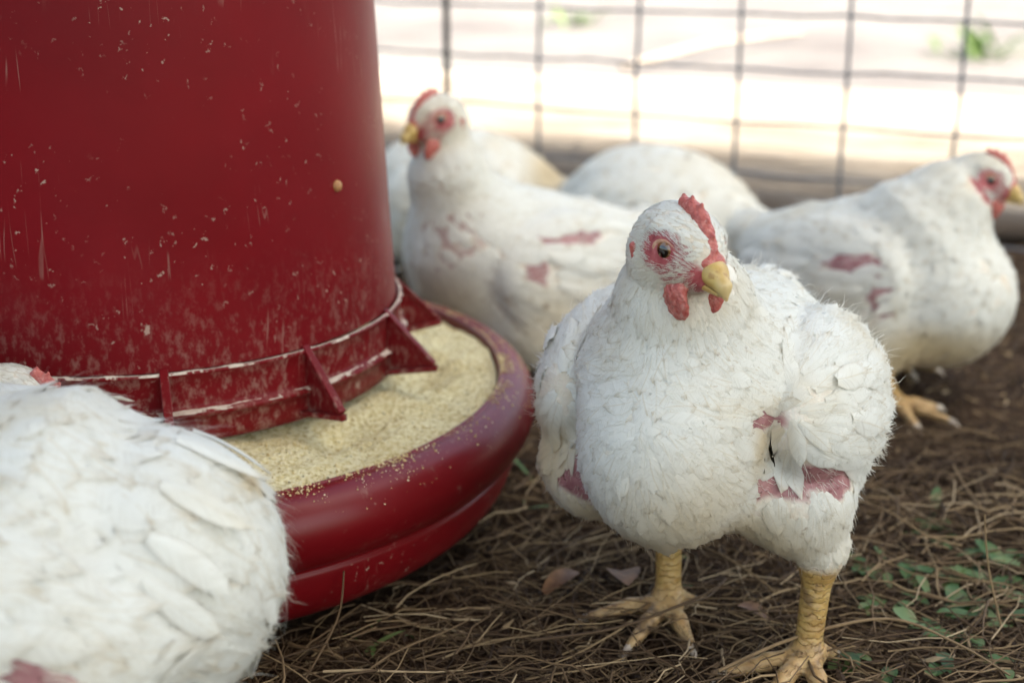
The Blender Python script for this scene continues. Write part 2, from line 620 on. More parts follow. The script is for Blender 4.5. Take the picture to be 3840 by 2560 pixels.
# collar band with two ridges and a bottom lip
band = [(0.1300, 0.1205), (0.1335, 0.1212), (0.1352, 0.1225), (0.1358, 0.1214), (0.1345, 0.1200), (0.1342, 0.114), (0.1342, 0.1065), (0.1345, 0.1045),
        (0.1372, 0.1036), (0.1378, 0.1022), (0.1368, 0.1008), (0.1350, 0.1000), (0.1345, 0.093), (0.1340, 0.0882), (0.1325, 0.0872), (0.1300, 0.0878), (0.1295, 0.094), (0.1295, 0.118)]
V, F = lathe(band, 128, closed=True)
collar = obj('collar', mesh_from('collar', V, F), M_HOPPER, feeder)
# feed dust lying along the two ridges
def dust_ring(r0, z0, w, n, seed):
    g = np.random.default_rng(seed)
    th = np.linspace(0, 2 * np.pi, n, endpoint=False)
    hh = 0.0001 + 0.0005 * np.clip(np.convolve(g.normal(0.5, 1.2, n), np.ones(7) / 7, 'same'), 0, 1.4)
    ww = w * (0.4 + 0.8 * np.clip(np.convolve(g.normal(0.5, 1.3, n), np.ones(9) / 9, 'same'), 0, 1.2))
    rings = [(r0 - 0.0006, 0 * hh), (r0 + ww * 0.3, hh), (r0 + ww, -0.0007 + 0 * hh)]
    V = np.stack([np.stack([np.cos(th) * r, np.sin(th) * r, z0 + z], -1) for r, z in rings], 1)
    i = np.arange(n * 3).reshape(n, 3)
    nx_ = np.roll(i, -1, 0)
    F = np.stack([i[:, :-1], nx_[:, :-1], nx_[:, 1:], i[:, 1:]], -1).reshape(-1, 4)
    return V.reshape(-1, 3), F
for k, (r0, z0, w) in enumerate(((0.1346, 0.1224, 0.0011), (0.1347, 0.1040, 0.0030))):
    V, F = dust_ring(r0, z0, w, 900, 40 + k)
    obj('feed_dust', mesh_from('feed_dust', V, F), M_DUST, collar, kind='stuff')
# triangular fins
def fin_mesh():
    # upright gusset: inner top, inner bottom, outer tip; a flat foot along the bottom
    def prism(poly, t):
        n = len(poly)
        V = [(x, -t, z) for x, z in poly] + [(x, t, z) for x, z in poly]
        F = [list(range(n))[::-1], list(range(n, 2 * n))] + [[i, (i + 1) % n, n + (i + 1) % n, n + i] for i in range(n)]
        return V, F
    V, F = prism([(0.1338, 0.1240), (0.1338, 0.0915), (0.1590, 0.0945), (0.1585, 0.0975)], 0.0009)
    def add(V2, F2):
        b = len(V)
        V.extend(V2)
        F.extend([[i + b for i in f] for f in F2])
    # stiffening flange along the slanted edge
    a, b_ = np.array([0.1338, 0.1245]), np.array([0.1600, 0.0972])
    d = (b_ - a) / np.linalg.norm(b_ - a)
    nn = np.array([-d[1], d[0]]) * -1
    q = [tuple(a), tuple(b_), tuple(b_ + nn * 0.0022), tuple(a + nn * 0.0022)]
    add(*prism(q, 0.0021))
    # flat foot
    add([(0.1338, -0.0062, 0.0900), (0.1338, 0.0062, 0.0900), (0.1608, 0.0016, 0.0928), (0.1608, -0.0016, 0.0928),
         (0.1338, -0.0062, 0.0922), (0.1338, 0.0062, 0.0922), (0.1608, 0.0016, 0.0960), (0.1608, -0.0016, 0.0960)],
        [[3, 2, 1, 0], [4, 5, 6, 7], [0, 1, 5, 4], [1, 2, 6, 5], [2, 3, 7, 6], [3, 0, 4, 7]])
    me = mesh_from('fin', np.array(V), F, smooth=False)
    return me
fin_me = fin_mesh()
fin_me.materials.append(M_FIN)
for k in range(12):
    fo = obj('fin', fin_me, M_FIN, feeder, rot=(0, 0, math.radians(-43.5 + 30 * k)))
    bv = fo.modifiers.new('bevel', 'BEVEL')
    bv.width = 0.0005
    bv.segments = 2
    bv.limit_method = 'ANGLE'
# pan
pan = smooth_profile([(0.120, 0.022), (0.165, 0.026), (0.181, 0.050), (0.1868, 0.072), (0.1878, 0.0795), (0.1892, 0.0808), (0.1906, 0.0800), (0.1950, 0.0800), (0.2010, 0.0775), (0.2060, 0.0710), (0.2078, 0.0625),
                      (0.2055, 0.0535), (0.2005, 0.0465), (0.1965, 0.0440), (0.1955, 0.0420), (0.1965, 0.0395), (0.1950, 0.0300), (0.1890, 0.0195), (0.178, 0.0110), (0.160, 0.0050), (0.130, 0.0020), (0.0, 0.0020)], 4)
V, F = lathe(pan, 160)
obj('pan', mesh_from('pan', V, F), M_PAN, feeder)
# inner cone base of the pan under the hopper, feet of the hopper
V, F = lathe(smooth_profile([(0.0, 0.085), (0.03, 0.07), (0.08, 0.04), (0.121, 0.022)], 4), 64)
obj('pan_cone', mesh_from('pan_cone', V, F), M_PAN, feeder)
# rivet on the hopper wall
def ray_to_feeder(px, py, rfun):
    du, dv = (px - 1176) / 3267, (784 - py) / 3267
    d = np.array([du, math.cos(PITCH) + dv * math.sin(PITCH), -math.sin(PITCH) + dv * math.cos(PITCH)])
    for t in np.linspace(0.3, 1.0, 3500):
        p = d * t + np.array([0, 0, CAM_H])
        if math.hypot(p[0] - FC[0], p[1] - FC[1]) < rfun(p[2]):
            return p
    return p
tube_r = lambda z: 0.130 - (z - 0.17) / 0.16 * 0.0075
rp = ray_to_feeder(774, 427, tube_r) - np.array([FC[0], FC[1], 0])
V, F = lathe([(0.0, 0.0022), (0.0012, 0.0021), (0.0023, 0.0014), (0.0028, 0.0002), (0.0030, -0.0008)], 20)
rv = obj('rivet', mesh_from('rivet', V, F), M_RIVET, feeder)
rv.location = rp
rv.rotation_euler = Vector((rp[0], rp[1], 0.0)).to_track_quat('Z', 'Y').to_euler()

# feed mash heaped in the pan
n_t, n_r = 760, 100
th = np.linspace(0, 2 * np.pi, n_t, endpoint=False)
rr = np.linspace(0.10, 0.1866, n_r)
TH, RR = np.meshgrid(th, rr, indexing='ij')
X, Y = RR * np.cos(TH), RR * np.sin(TH)
Z = 0.0835 - 0.006 * np.clip((RR - 0.135) / 0.05, 0, 1) + 0.0030 * fbm(X * 1.5, Y * 1.5, 15) + 0.0026 * fbm(X * 2.2, Y * 2.2, 11) + 0.0012 * fbm(X * 6, Y * 6, 12)
hol = np.exp(-(((X - 0.10) / 0.035) ** 2 + ((Y - 0.13) / 0.03) ** 2))
Z -= 0.010 * hol
Z -= 0.004 * np.exp(-(((RR - 0.150) / 0.010) ** 2)) * (0.5 + 0.5 * np.sin(TH * 9 + 1))
def clump(sg, amp):
    q = rng.normal(0, 1, Z.shape)
    k = np.exp(-0.5 * (np.arange(-3 * sg, 3 * sg + 1) / sg) ** 2)
    k /= np.sqrt((k ** 2).sum())
    q = np.apply_along_axis(lambda v: np.convolve(np.r_[v, v[:len(k)]], k, 'same')[:len(v)], 0, q)
    q = np.apply_along_axis(lambda v: np.convolve(v, k, 'same'), 1, q)
    return amp * q
Z += clump(1, 0.00016) + clump(3, 0.00030) + clump(8, 0.00055) + rng.normal(0, 0.00010, Z.shape)
idx = np.arange(n_t * n_r).reshape(n_t, n_r)
nx = np.roll(idx, -1, 0)
F = np.stack([idx[:, :-1], nx[:, :-1], nx[:, 1:], idx[:, 1:]], -1).reshape(-1, 4)
feed = obj('feed_mash', mesh_from('feed_mash', np.stack([X, Y, Z], -1).reshape(-1, 3), F), M_FEED, loc=(FC[0], FC[1], 0), kind='stuff')
tag(feed, 'pale yellow ground feed mash filling the red pan', 'feed')

def crumbs(P, size, seed):
    g = np.random.default_rng(seed)
    n = len(P)
    base = np.array([(1, 0, 0), (-1, 0, 0), (0, 1, 0), (0, -1, 0), (0, 0, 1), (0, 0, -1)], float)
    fc = np.array([(0, 2, 4), (2, 1, 4), (1, 3, 4), (3, 0, 4), (2, 0, 5), (1, 2, 5), (3, 1, 5), (0, 3, 5)])
    V = P[:, None, :] + base[None] * (size[:, None, None] * g.uniform(0.6, 1.25, (n, 6, 1)))
    F = (fc[None] + (np.arange(n) * 6)[:, None, None]).reshape(-1, 3)
    return V.reshape(-1, 3), F, np.repeat(g.random(n), 6)
# crumbs scattered on the feed and on the rim
n = 2600
a, r = rng.uniform(-1.9, 1.6, n), np.sqrt(rng.uniform(0.134 ** 2, 0.1862 ** 2, n))
ia = np.round((a % (2 * np.pi)) / (2 * np.pi) * n_t).astype(int) % n_t
ir = np.clip(np.round((r - 0.10) / 0.0866 * (n_r - 1)).astype(int), 0, n_r - 1)
P1 = np.stack([r * np.cos(a), r * np.sin(a), Z[ia, ir] + 0.0003], -1)
n = 9000
a = rng.uniform(-1.9, 1.0, n)
dens = (0.5 + 0.5 * np.sin(a * 7 + 1.3)) * 0.5 + 0.5
keep = rng.random(n) < dens ** 2 * np.clip(0.6 + 0.5 * np.sin(a * 23) + 0.4 * np.sin(a * 51 + 2), 0.1, 1)
a = a[keep]
tt = rng.beta(1.0, 2.6, len(a))
rim = np.array([(0.1885, 0.0812), (0.1906, 0.0803), (0.1950, 0.0803), (0.2010, 0.0778), (0.2060, 0.0713), (0.2078, 0.063)])
r = np.interp(tt, np.linspace(0, 1, 6), rim[:, 0])
z = np.interp(tt, np.linspace(0, 1, 6), rim[:, 1])
P2 = np.stack([r * np.cos(a), r * np.sin(a), z], -1)
P = np.concatenate([P1, P2])
sz = np.concatenate([0.0002 + 0.0007 * rng.random(len(P1)) ** 2, 0.00014 + 0.0007 * rng.random(len(P2)) ** 4])
V, F, R_ = crumbs(P, sz, 5)
cr = obj('feed_crumbs', mesh_from('feed_crumbs', V, F, False, {'rnd': R_}), M_CRUMB, loc=(FC[0], FC[1], 0), kind='stuff')
tag(cr, 'loose feed crumbs sprinkled over the mash and the pan rim', 'feed')

# ------------------------------------------------------------------ chickens: signed distance bodies
def smin(a, b, k):
    h = np.clip(0.5 + 0.5 * (b - a) / k, 0, 1)
    return b + (a - b) * h - k * h * (1 - h)


def sd_ell(P, c, r, R=None):
    q = P - np.asarray(c, np.float32)
    if R is not None:
        q = q @ np.asarray(R, np.float32)
    r = np.asarray(r, np.float32)
    k0 = np.sqrt((((q / r)) ** 2).sum(-1)) + 1e-6
    k1 = np.sqrt((((q / (r * r))) ** 2).sum(-1)) + 1e-6
    return k0 * (k0 - 1.0) / k1


def sd_rc(P, a, b, ra, rb):
    a, b = np.asarray(a, np.float32), np.asarray(b, np.float32)
    ba = b - a
    pa = P - a
    h = np.clip((pa @ ba) / float(ba @ ba), 0, 1)
    return np.sqrt(((pa - h[..., None] * ba) ** 2).sum(-1)) - (ra + (rb - ra) * h)


def surface_nets(Fv, org, h):
    s = Fv < 0
    nx_, ny_, nz_ = Fv.shape
    cnt = np.zeros((nx_ - 1, ny_ - 1, nz_ - 1), np.int8)
    for i in (0, 1):
        for j in (0, 1):
            for k in (0, 1):
                cnt += s[i:nx_ - 1 + i, j:ny_ - 1 + j, k:nz_ - 1 + k]
    act = (cnt > 0) & (cnt < 8)
    C = np.argwhere(act)
    vid = -np.ones(act.shape, np.int64)
    vid[act] = np.arange(len(C))
    acc = np.zeros((len(C), 3))
    num = np.zeros(len(C))
    cor = [(i, j, k) for i in (0, 1) for j in (0, 1) for k in (0, 1)]
    for a in cor:
        for ax in range(3):
            if a[ax]:
                continue
            b = list(a)
            b[ax] = 1
            fa = Fv[C[:, 0] + a[0], C[:, 1] + a[1], C[:, 2] + a[2]]
            fb = Fv[C[:, 0] + b[0], C[:, 1] + b[1], C[:, 2] + b[2]]
            x = (fa < 0) != (fb < 0)
            t = np.where(x, fa / np.where(x, fa - fb, 1), 0)
            p = np.tile(np.array(a, float), (len(C), 1))
            p[:, ax] += t
            acc[x] += p[x]
            num += x
    V = (C + acc / num[:, None]) * h + org
    quads = []
    for ax in range(3):
        u, v = (ax + 1) % 3, (ax + 2) % 3
        sl0 = [slice(None)] * 3
        sl1 = [slice(None)] * 3
        sl0[ax] = slice(0, -1)
        sl1[ax] = slice(1, None)
        A, B = s[tuple(sl0)], s[tuple(sl1)]
        E = np.argwhere(A != B)
        ok = (E[:, u] > 0) & (E[:, v] > 0) & (E[:, u] < Fv.shape[u] - 1) & (E[:, v] < Fv.shape[v] - 1)
        E = E[ok]
        def cell(du, dv):
            c = E.copy()
            c[:, u] -= du
            c[:, v] -= dv
            return vid[c[:, 0], c[:, 1], c[:, 2]]
        q = np.stack([cell(1, 1), cell(0, 1), cell(0, 0), cell(1, 0)], -1)
        inside = A[E[:, 0], E[:, 1], E[:, 2]]
        q[~inside] = q[~inside][:, ::-1]
        quads.append(q)
    return V, np.concatenate(quads)


def sdf_mesh(fn, lo, hi, h):
    lo, hi = np.array(lo, float), np.array(hi, float)
    n = np.ceil((hi - lo) / h).astype(int) + 1
    ax = [np.float32(lo[i]) + np.float32(h) * np.arange(n[i], dtype=np.float32) for i in range(3)]
    G = np.stack(np.meshgrid(*ax, indexing='ij'), -1)
    Fv = np.empty(G.shape[:3], np.float32)
    for i0 in range(0, n[0], 32):
        Fv[i0:i0 + 32] = fn(G[i0:i0 + 32])
    return surface_nets(Fv, lo, h)


def rotm(yaw=0, pitch=0, roll=0):
    """columns = local axes; pitch > 0 raises the nose"""
    cy, sy = math.cos(yaw), math.sin(yaw)
    cp, sp = math.cos(pitch), math.sin(pitch)
    cr, sr = math.cos(roll), math.sin(roll)
    Rz = np.array([(cy, -sy, 0), (sy, cy, 0), (0, 0, 1)])
    Ry = np.array([(cp, 0, -sp), (0, 1, 0), (sp, 0, cp)])
    Rx = np.array([(1, 0, 0), (0, cr, -sr), (0, sr, cr)])
    return Rz @ Ry @ Rx


D = math.radians
# ---- shared head parts (head coordinates, metres)
BK = np.array([0.014, 0, -0.0045])
def head_parts():
    out = {}
    def upper(P):
        P = P * 100
        d = sd_rc(P * np.array([1, 1.0, 1], np.float32), (1.55, 0, -0.22), (2.35, 0, -0.33), 0.62, 0.46)
        d = smin(d, sd_rc(P, (2.35, 0, -0.33), (2.95, 0, -0.62), 0.45, 0.30), 0.25)
        d = smin(d, sd_rc(P, (2.95, 0, -0.62), (3.22, 0, -1.02), 0.28, 0.09), 0.2)
        return np.maximum(d, -(P[..., 2] + 0.62 + 0.17 * (P[..., 0] - 1.6) + 0.16 * np.clip(P[..., 0] - 2.7, 0, 1) * 2.2)) / 100
    V, F = sdf_mesh(upper, (0.006, -0.008, -0.014), (0.035, 0.008, 0.006), 0.0004)
    V = (V - BK) * np.array([0.94, 1.04, 1.04]) + BK
    out['upper_beak'] = mesh_from('upper_beak', V, F)
    def lower(P):
        P = P * 100
        q = P * np.array([1, 1, 1.25], np.float32)
        d = sd_rc(q, (1.45, 0, -0.98), (2.80, 0, -1.12), 0.50, 0.22)
        return np.maximum(d, (P[..., 2] + 0.68 + 0.17 * (P[..., 0] - 1.6))) / 100
    V, F = sdf_mesh(lower, (0.006, -0.008, -0.016), (0.034, 0.008, -0.003), 0.0004)
    V = (V - BK) * np.array([0.94, 1.04, 1.04]) + BK
    out['lower_beak'] = mesh_from('lower_beak', V, F)
    def comb(P):
        P = P * 100
        q = P * np.array([1, 1.05, 1], np.float32)
        pts = [(2.02, 0.10, 0.30), (1.72, 0.55, 0.30), (1.38, 1.02, 0.33), (0.95, 1.42, 0.34), (0.45, 1.62, 0.32), (-0.1, 1.70, 0.26)]
        d = None
        for i in range(len(pts) - 1):
            e = sd_rc(q, (pts[i][0], 0, pts[i][1]), (pts[i + 1][0], 0, pts[i + 1][1]), pts[i][2], pts[i + 1][2])
            d = e if d is None else smin(d, e, 0.12)
        for (x0, z0, x1, z1, r) in ((1.95, 0.40, 2.14, 0.56, 0.20), (1.66, 0.85, 1.84, 1.05, 0.22), (1.26, 1.28, 1.42, 1.54, 0.23), (0.80, 1.60, 0.90, 1.96, 0.24), (0.32, 1.75, 0.30, 2.08, 0.22), (-0.12, 1.75, -0.24, 1.98, 0.17)):
            d = smin(d, sd_rc(q, (x0, 0, z0), (x1, 0, z1), r, r * 0.35), 0.10)
        d = d + 0.016 * np.sin(P[..., 0] * 23) * np.sin(P[..., 2] * 21 + P[..., 1] * 17)
        # red skin saddle where the comb meets the beak
        sad = sd_ell(P, (1.80, 0, 0.02), (0.55, 0.66, 0.42))
        return smin(d * 0.6, sad, 0.15) / 100
    V, F = sdf_mesh(comb, (-0.007, -0.008, -0.006), (0.026, 0.008, 0.025), 0.0005)
    out['comb'] = mesh_from('comb', V, F)
    for s, nm in ((1, 'wl'), (-1, 'wr')):
        def wat(P, s=s):
            P = P * 100
            R = rotm(D(10 * s), D(12), D(-16 * s))
            d = sd_ell(P, (1.02, s * 0.74, -1.84), (1.05, 0.27, 0.84), R)
            d = smin(d, sd_rc(P, (1.45, s * 0.66, -0.95), (1.10, s * 0.78, -1.45), 0.26, 0.34), 0.35)
            return (d + 0.03 * np.sin(P[..., 0] * 15 + 2 * np.sin(P[..., 2] * 5)) * np.sin(P[..., 2] * 11)) / 100
        V, F = sdf_mesh(wat, (-0.001, -0.016 if s < 0 else 0.000, -0.029), (0.022, 0.000 if s < 0 else 0.016, -0.006), 0.0005)
        out[nm] = mesh_from('wattle', V, F)
        def lobe(P, s=s):
            P = P * 100
            return sd_rc(P * np.array([1, 1, 1], np.float32), (-0.92, s * 1.52, -0.25), (-0.80, s * 1.42, -0.95), 0.20, 0.13) / 100
        V, F = sdf_mesh(lobe, (-0.013, -0.019 if s < 0 else 0.010, -0.013), (-0.005, -0.010 if s < 0 else 0.019, 0.001), 0.0004)
        out['lobe' + nm] = mesh_from('ear_lobe', V, F)
    # eye ball: axis along local y; lid ring
    n, mm = 28, 18
    a = np.linspace(0, 2 * np.pi, n, endpoint=False)
    b = np.linspace(-np.pi / 2, np.pi / 2, mm)
    A, B = np.meshgrid(a, b, indexing='ij')
    V = 0.0051 * np.stack([np.cos(A) * np.cos(B), np.sin(B), np.sin(A) * np.cos(B)], -1).reshape(-1, 3)
    idx = np.arange(n * mm).reshape(n, mm)
    nx_ = np.roll(idx, -1, 0)
    F = np.stack([idx[:, :-1], idx[:, 1:], nx_[:, 1:], nx_[:, :-1]], -1).reshape(-1, 4)
    out['eye'] = mesh_from('eye', V, F)
    out['nostril'] = mesh_from('nostril', V * np.array([0.36, 0.14, 0.13]), F)
    lp = [(0.0045 + 0.0010 * math.cos(t), 0.0009 * math.sin(t)) for t in np.linspace(0, 2 * np.pi, 10, endpoint=False)]
    V, F = lathe(lp, 32, closed=True)
    V = V[:, [0, 2, 1]] * np.array([1.10, 1, 0.86])
    out['lid'] = mesh_from('eyelid', V, F[:, ::-1])
    return out


HEAD = head_parts()
for k_, mt_ in (('upper_beak', M_BEAK), ('lower_beak', M_BEAK), ('comb', M_COMB), ('wl', M_COMB), ('wr', M_COMB), ('lobewl', M_COMB), ('lobewr', M_COMB), ('eye', M_EYE), ('lid', M_LID), ('nostril', M_NOSTRIL)):
    HEAD[k_].materials.append(mt_)


class Bird:
    """all measures in centimetres in the bird's own frame: x forward, y left, z up, origin on the ground"""
    def __init__(s, **k):
        s.scale = 1.0
        s.torso = ((-0.8, 0, 10.2), (8.6, 6.0, 5.4))
        s.tpitch = 14
        s.kb = 1.6
        s.thick = 1.0
        s.kw = 1.0
        s.breast = ((3.6, 0, 9.0), (5.0, 5.2, 5.0))
        s.rump = ((-7.2, 0, 10.4), (-10.0, 0, 11.5), 4.0, 1.8)
        s.wing = ((-1.4, 5.3, 10.6), (6.8, 2.3, 4.6))
        s.wyaw, s.wpitch, s.wroll = 4, 8, 8
        s.neck = [(3.6, 0, 13.0, 4.2), (5.0, 0, 16.2, 2.6), (5.0, 0, 19.0, 1.75)]
        s.head = (5.2, -0.6, 19.8)
        s.hyaw, s.hpitch, s.hroll = 0, -12, 0
        s.legs = []
        s.feet = []
        for side in (1, -1):
            s.legs.append(dict(hip=(0.5, side * 3.6, 8.2), knee=(2.2, side * 4.2, 6.6), hock=(-0.6, side * 3.6, 5.2), foot=(0.4, side * 3.6, 0.9), yaw=side * 8))
        s.patches = []          # bare pink skin: (centre, radii)
        s.stains = []  # soiled spots, and painted darker cream on the shaded underside
        s.h = 0.25
        s.dens = 1.0
        s.fuzz = 1.0
        s.seed = 1
        s.headless = False
        s.rows = 3
        for a, b in k.items():
            setattr(s, a, b)
        s.TR = rotm(0, D(s.tpitch))
        s.HR = rotm(D(s.hyaw), D(s.hpitch), D(s.hroll))
        hp = np.array(s.head) + s.HR @ np.array([-0.75, 0, -0.95])
        s.neck = list(s.neck[:-1]) + [(hp[0], hp[1], hp[2], 1.38)]
        s.WR = {1: rotm(D(s.wyaw), D(s.wpitch), D(-s.wroll)), -1: rotm(D(-s.wyaw), D(s.wpitch), D(s.wroll))}

    def groups(s, P):
        P = np.asarray(P, np.float32)
        body = sd_ell(P, *s.torso, s.TR)
        body = smin(body, sd_ell(P, *s.breast), s.kb)
        body = smin(body, sd_rc(P, *s.rump), 2.0)
        nk = None
        for a, b in zip(s.neck[:-1], s.neck[1:]):
            e = sd_rc(P, a[:3], b[:3], a[3], b[3])
            nk = e if nk is None else smin(nk, e, 0.8)
        body = smin(body, nk, 1.6)
        hq = (P - np.asarray(s.head, np.float32)) @ np.asarray(s.HR, np.float32)
        hd = sd_ell(hq, (0, 0, 0), (2.15, 1.50, 1.62))
        hd = smin(hd, sd_ell(hq, (1.0, 0, -0.55), (1.25, 0.92, 0.85)), 0.6)
        hd = smin(hd, sd_ell(hq, (-0.5, 0, -0.7), (1.7, 1.42, 1.35)), 0.8)
        # brow ridges and eye hollows
        for sd in (1, -1):
            hd = smin(hd, sd_rc(hq, (1.15, sd * 0.92, 0.62), (-0.1, sd * 1.18, 0.80), 0.20, 0.25), 0.35)
        wing = None
        for sd in (1, -1):
            c, r = s.wing
            w = sd_ell(P, (c[0], c[1] * sd, c[2]), r, s.WR[sd])
            wing = w if wing is None else np.minimum(wing, w)
        thigh = None
        leg = None
        for L in s.legs:
            t = smin(sd_rc(P, L['hip'], L['knee'], 3.3 * s.thick, 2.6 * s.thick), sd_rc(P, L['knee'], L['hock'], 2.5 * s.thick, 1.15), 0.8)
            thigh = t if thigh is None else np.minimum(thigh, t)
            hk, ft = np.array(L['hock'], float), np.array(L['foot'], float)
            g = sd_rc(P, hk, hk + (ft - hk) * 0.18, 0.95, 0.74)
            g = smin(g, sd_rc(P, hk + (ft - hk) * 0.15, ft, 0.68, 0.58), 0.5)
            g = smin(g, sd_ell(P, ft, (0.95, 0.85, 0.62)), 0.4)
            for tip, mid in s.toes(L):
                g = smin(g, sd_rc(P, ft + (0, 0, -0.1), mid, 0.46, 0.40), 0.3)
                g = smin(g, sd_rc(P, mid, tip, 0.40, 0.27), 0.2)
            leg = g if leg is None else np.minimum(leg, g)
        return body, hd, wing, thigh, leg, hq

    def toes(s, L):
        ft = np.array(L['foot'], float)
        out = []
        for ang, ln in L.get('toes', ((0, 3.6), (38, 3.0), (-38, 3.0), (172, 1.7))):
            a = D(ang + L['yaw'])
            d = np.array([math.cos(a), math.sin(a), 0])
            mid = ft + d * ln * 0.5 + (0, 0, -ft[2] + 0.72)
            tip = ft + d * ln + (0, 0, -ft[2] + 0.30)
            out.append((tip, mid))
        return out

    def sd(s, P):
        body, hd, wing, thigh, leg, hq = s.groups(P)
        d = smin(body, thigh, 2.2)
        d = smin(d, wing, s.kw)
        if not s.headless:
            d = smin(d, hd, 0.55)
        return smin(d, leg, 0.5)

    def sd_fe(s, P):
        """surface the plumage lies on: no shanks"""
        body, hd, wing, thigh, leg, hq = s.groups(P)
        d = smin(body, thigh, 2.2)
        d = smin(d, wing, s.kw)
        if not s.headless:
            d = smin(d, hd, 0.55)
        return d

    def grad(s, P, fn=None, e=0.06):
        fn = fn or s.sd_fe
        g = 0
        for k in ((1, -1, -1), (-1, -1, 1), (-1, 1, -1), (1, 1, 1)):
            k = np.array(k, float)
            g = g + fn(P + k * e)[..., None] * k
        return nrm(g)

    def facemask(s, hq):
        x, y, z = hq[..., 0], np.abs(hq[..., 1]), hq[..., 2]
        e = np.sqrt(((x - 0.62) / 1.12) ** 2 + ((z - 0.08) / 0.86) ** 2)
        e2 = np.sqrt(((x - 1.45) / 0.9) ** 2 + ((z + 0.62) / 0.75) ** 2)
        f = np.clip((1.12 - np.minimum(e, e2)) / 0.22, 0, 1)
        f *= np.clip((np.sqrt((x / 2.15) ** 2 + (hq[..., 1] / 1.5) ** 2 + (z / 1.62) ** 2) - 0.72) / 0.1, 0, 1) * (np.abs(hq).max(-1) < 2.6)
        f *= np.clip((y - 0.10 + 0.6 * np.clip(-z + 0.6, 0, 1)) / 0.3, 0, 1)
        return f

    def pinkmask(s, P):
        f = np.zeros(P.shape[:-1])
        X, Y, Z = P[..., 0], P[..., 1], P[..., 2]
        w = 0.16 * np.sin(X * 2.3 + Z * 3.1) + 0.10 * np.sin(X * 6.1 - Z * 5.3 + 1)
        # quills still stand in rows across the bare skin
        st = 0.5 + 0.5 * np.sin(9.0 * (Z + 0.45 * X) + 1.6 * np.sin(X * 3.1 + Y))
        for c, r, *k in s.patches:
            k = k[0] if k else 1.0
            q = (P - np.array(c)) / np.array(r)
            e = np.sqrt((q ** 2).sum(-1))
            m_ = np.clip((1.05 + w - e) / 0.30, 0, 1)
            f = np.maximum(f, k * m_ * np.clip(1.25 - 0.9 * st * (1.3 - m_), 0, 1))
        return f

    def stainmask(s, P):
        f = np.zeros(P.shape[:-1])
        for c, r, a in s.stains:
            q = (P - np.array(c)) / np.array(r)
            f = np.maximum(f, a * np.clip(1.3 - np.sqrt((q ** 2).sum(-1)), 0, 1))
        return np.clip(f, 0, 2)


FE_U = np.array([0.0, 0.22, 0.46, 0.70, 0.88, 1.0])
FE_W = np.array([0.40, 0.82, 1.0, 0.93, 0.62, 0.14])


